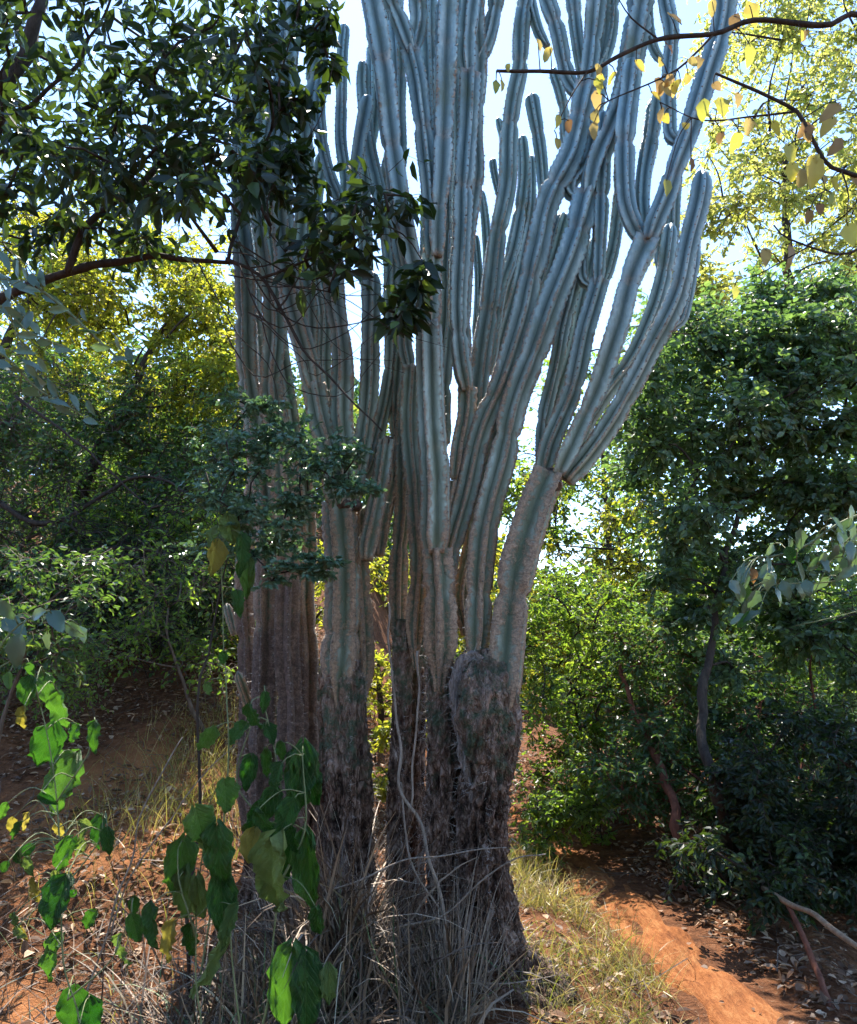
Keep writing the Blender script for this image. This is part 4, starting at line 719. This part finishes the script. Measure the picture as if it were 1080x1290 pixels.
plant('yellow_leaved_tree', 'dark bough with sparse yellowing leaves crossing in front of the upper cactus stems', 'tree', gp(2.9, 2.3),
      [([(1750, 900), (1720, 500), (1640, 200), (1560, -100), (1500, -400)], 0.07, 2.3, True), ([(1660, 250), (1400, 60), (1200, 60)] + b1, 0.015), ([(1690, 380), (1400, 320), (1200, 265)] + b2, 0.012), ([(1005, 140), (950, 148), (880, 150), (830, 130)], 0.004), ([(740, 90), (715, 130), (700, 165)], 0.003), ([(830, 50), (795, 22), (775, -10)], 0.004),
       ([(900, 42), (862, 82), (830, 100), (765, 128)], 0.005), ([(1300, 290), (1120, 300), (1060, 320), (990, 300), (975, 285)], 0.006), ([(1020, 310), (960, 345), (930, 352)], 0.003), ([(1060, 215), (1070, 250), (1068, 280)], 0.003), ([(1030, 200), (1040, 240)], 0.003), ([(1010, 150), (1045, 130)], 0.003)], gl, 2.3, kind='mid', face=0.7, yj=0.05, stem_mat='twig')
rl = []
for k in range(46):
    x = random.uniform(925, 1085); rl.append((x, 640 + (1085 - x) * 0.45 + random.uniform(0, 75), random.uniform(18, 30), random.uniform(11, 17), random.uniform(-60, 40), random.choice(['blue_o', 'blue_o', 'blue_o', 'big_o', 'gold_o'] if k % 4 == 0 else ['blue_o'])))
plant('leaning_sapling', 'sapling with soft grey-green leaves leaning in below the dense dark-green tree', 'plant', gp(2.4, 2.9), [([(1500, 1100), (1400, 700), (1250, 600), (1085, 648), (1010, 690), (968, 702)], 0.010, 2.8, True), ([(1300, 620), (1150, 690), (1060, 730), (980, 735)], 0.005), ([(1250, 610), (1120, 640), (1060, 690), (1020, 760)], 0.004), ([(1400, 700), (1200, 740), (1080, 770), (1000, 790)], 0.004)], rl, 2.8, kind='mid', face=0.7)

# ------------------------------------------------------------------ dry stalks, pole, stick fence
def stick(name, label, cat, paths, m='palewood', group=None):
    mb = MB()
    for pts, r0, r1 in paths: tube(mb, pts, r0, r1, 0.03, 7, 0.02)
    o = mb.obj(name, M[m]); tag(o, label, cat, group); return o
stick('dead_vine', 'pale forked dead vine hanging down the front of the cactus trunks', 'dead vine', [([P(490, 760, 3.5), P(497, 870, 3.48), P(505, 980, 3.44), P(530, 1050, 3.38), P(556, 1120, 3.34), P(566, 1185, 3.32), P(572, 1262, 3.33)], 0.0055, 0.009), ([P(526, 820, 3.5), P(524, 920, 3.46), P(516, 1000, 3.42), P(510, 1020, 3.42)], 0.006, 0.005), ([P(505, 985, 3.44), P(512, 1050, 3.40), P(530, 1110, 3.36), P(556, 1150, 3.34)], 0.005, 0.004)])
a_, b_ = P(935, 1106, 4.7), P(1110, 1212, 3.6)
b_[2] = max(b_[2], float(gz(b_[0], b_[1])) + 0.03)
stick('fallen_pole', 'bare pole lying aslant beside the path, propped on a stick', 'pole', [([a_, (a_ + b_) / 2 + [0, 0, .02], b_, b_ + (b_ - a_) * 0.4], 0.014, 0.017)], 'pole')
e_ = G(1062, 1284); stick('prop_stick', 'reddish-brown stick propping up the fallen pole', 'stick', [([P(988, 1142, 4.32) + [0, 0, .04], (P(988, 1142, 4.32) + e_) / 2, e_ - [0, 0, .06]], 0.013, 0.018)], 'redwood')
for lab, pts, rr in (('thin dead twig arching over the red earth beside the sapling', [(95, 1290), (155, 1110), (180, 1020), (232, 930)], 0.005), ('thin dead twig rising left of the wilted clump', [(140, 1180), (170, 1090), (250, 985), (300, 930)], 0.004),
                ('pale dead twig bent across the dry grass at the cactus foot', [(420, 1120), (520, 1085), (640, 1068)], 0.005), ('thin grey twig slanting over the foot of the right-hand trunk', [(470, 1180), (560, 1150), (640, 1085), (690, 1075)], 0.005),
                ('straw-coloured stalk lying over the right-hand trunk base', [(586, 1234), (640, 1236), (700, 1228)], 0.004)):
    st = stick('dead_twig', lab, 'twig', [([P(x, y, 3.3) for x, y in pts], rr, rr * .5)])

# ------------------------------------------------------------------ grass and litter
def blades(mb, B, L, az, tilt, droop, wd, rnd, seg=5):
    n = len(B); t = np.linspace(0, 1, seg + 1); h = np.stack([np.sin(az), np.cos(az), 0 * az], 1); side = np.stack([np.cos(az), -np.sin(az), 0 * az], 1)
    th = tilt[:, None] + droop[:, None] * t[None]; st_ = L[:, None] / seg
    dx = np.cumsum(np.sin(th) * st_, 1); dz = np.cumsum(np.cos(th) * st_, 1); dx = np.hstack([0 * dx[:, :1], dx[:, :-1]]); dz = np.hstack([0 * dz[:, :1], dz[:, :-1]])
    Cn = B[:, None] + dx[..., None] * h[:, None] + dz[..., None] * np.array([0, 0, 1.0]); floor = gz(Cn[..., 0], Cn[..., 1]) + 0.006; Cn[..., 2] = np.maximum(Cn[..., 2], floor)
    ww = (wd[:, None] * (1 - 0.85 * t[None] ** 2))[..., None] * 0.5; tw_ = nrm(side + 0.6 * rng.normal(0, 1, side.shape))[:, None]
    V = np.stack([Cn - tw_ * ww, Cn + tw_ * ww], 2).reshape(n, -1, 3); k = np.arange(seg) * 2; f = np.stack([k, k + 1, k + 3, k + 2], 1)
    mb.add(V, (f[None] + (np.arange(n) * (seg + 1) * 2)[:, None, None]).reshape(-1, 4), rnd=np.repeat(rnd, (seg + 1) * 2))
def gpts(x, y): return np.stack([x, y, gz(x, y)], 1)
mb = MB(); n = 2400; r0 = rng.normal(0, 1, (n, 2)); bx_ = np.minimum(-0.42 + r0[:, 0] * 0.36, 0.16 - 0.1 * rng.random(n)); by_ = 3.34 + r0[:, 1] * 0.22
blades(mb, gpts(bx_, by_), rng.uniform(0.15, 0.65, n), rng.uniform(0, 6.28, n), rng.uniform(0.2, 1.5, n), rng.normal(0.5, 0.9, n), 0.003 + 0.013 * rng.random(n) ** 2, rng.random(n))
n = 520; blades(mb, gpts(rng.normal(-0.40, 0.14, n), rng.normal(3.48, 0.12, n)), rng.uniform(0.45, 1.05, n), rng.uniform(0, 6.28, n), rng.uniform(0.02, 0.35, n), rng.uniform(0.2, 2.3, n), rng.uniform(0.004, 0.014, n), rng.random(n) * 0.92, 7)
n = 110; blades(mb, gpts(rng.normal(0.10, 0.07, n), rng.normal(3.24, 0.05, n)), rng.uniform(0.3, 0.72, n), rng.normal(0.4, 1.0, n), rng.uniform(0.05, 0.8, n), rng.uniform(0.0, 0.7, n), rng.uniform(0.004, 0.009, n), rng.uniform(0.35, 0.9, n), 6)
n = 800; blades(mb, gpts(rng.uniform(-2.6, -0.5, n), rng.uniform(2.5, 4.2, n)), rng.uniform(0.1, 0.45, n), rng.uniform(0, 6.28, n), rng.uniform(0.5, 1.55, n), rng.uniform(0.0, 0.8, n), rng.uniform(0.002, 0.008, n), rng.random(n))
o = mb.obj('dry_grass', M['dry'], smooth=False, kind='stuff'); tag(o, 'tangle of dead straw-coloured grass around the cactus foot', 'dry grass')
mb = MB(); n = 5600; gx_ = rng.uniform(0.35, 1.15, n); gy_ = rng.uniform(3.2, 6.6, n); k = (path_dist(gx_, gy_) > 0.24) & (vnoise(np.stack([gx_ * 2.5, gy_ * 2.5, gx_ * 0], 1)) > -0.35); gx_, gy_ = gx_[k], gy_[k]; n = len(gx_)
blades(mb, gpts(gx_, gy_), rng.uniform(0.08, 0.30, n), rng.uniform(0, 6.28, n), rng.uniform(0.05, 1.0, n), rng.uniform(0.2, 1.8, n), rng.uniform(0.0025, 0.006, n), rng.random(n))
n = 900; gx_ = rng.uniform(0.42, 1.0, n); gy_ = rng.uniform(2.9, 4.0, n); blades(mb, gpts(gx_, gy_), rng.uniform(0.06, 0.24, n), rng.uniform(0, 6.28, n), rng.uniform(0.1, 1.0, n), rng.uniform(0.2, 1.6, n), rng.uniform(0.0025, 0.005, n), rng.random(n) ** 1.6)
n = 1300; gx_ = rng.normal(-1.6, 0.35, n); gy_ = rng.normal(5.5, 0.7, n); blades(mb, gpts(gx_, gy_), rng.uniform(0.12, 0.4, n), rng.uniform(0, 6.28, n), rng.uniform(0.05, 0.6, n), rng.uniform(0.2, 1.4, n), rng.uniform(0.003, 0.006, n), rng.random(n))
o = mb.obj('tussock_grass', M['goldgrass'], smooth=False, kind='stuff'); tag(o, 'sunlit golden-green grass on the bank between cactus and path', 'grass')
mb = MB(); n = 60000; lx = rng.uniform(-5.0, 4.2, n); ly = 2.4 + 9 * rng.random(n) ** 1.5; pd = path_dist(lx, ly); bz = np.hypot((lx + 1.95) / 0.5, (ly - 3.4) / 0.4)
k = ((pd > 0.30) | (rng.random(n) < 0.10)) & (rng.random(n) < np.clip(0.75 + 1.2 * fbm(np.stack([lx * 1.7, ly * 1.7, lx * 0 + 2], 1), 2), 0.22, 1)) & ((bz > 1) | (rng.random(n) < 0.12)); lx, ly = lx[k], ly[k]; n = len(lx); C = gpts(lx, ly) + np.stack([0 * lx, 0 * lx, rng.uniform(0.006, 0.03, n)], 1)
leaves(mb, C, np.stack([rng.normal(0, 1, n), rng.normal(0, 1, n), rng.normal(0, 0.25, n)], 1), nrm(rng.normal(0, 0.38, (n, 3)) + [0, 0, 1]), 0.02 + 0.07 * rng.random(n) ** 2, 0.010 + 0.035 * rng.random(n) ** 2, rng.random(n) ** 1.3, LEAF6)
o = mb.obj('leaf_litter', M['litter'], smooth=False, kind='stuff'); tag(o, 'layer of dry brown fallen leaves on the forest floor', 'leaf litter')
mb = MB(); n = 1500; lx = rng.uniform(-4.5, 3.5, n); ly = 2.5 + 7 * rng.random(n) ** 1.4; k = path_dist(lx, ly) > 0.25; lx, ly = lx[k], ly[k]; n = len(lx); a = rng.uniform(0, 6.28, n); L = rng.uniform(0.06, 0.45, n) ** 1.0; A = gpts(lx, ly) + np.array([0, 0, 0.012])
B = gpts(lx + np.cos(a) * L, ly + np.sin(a) * L) + np.stack([0 * lx, 0 * lx, rng.uniform(0.01, 0.07, n)], 1); twigs(mb, A, B, rng.uniform(0.0015, 0.0045, n))
o = mb.obj('fallen_twigs', M['greytwig'], smooth=False, kind='stuff'); tag(o, 'scatter of thin fallen twigs over the leaf litter', 'twigs')
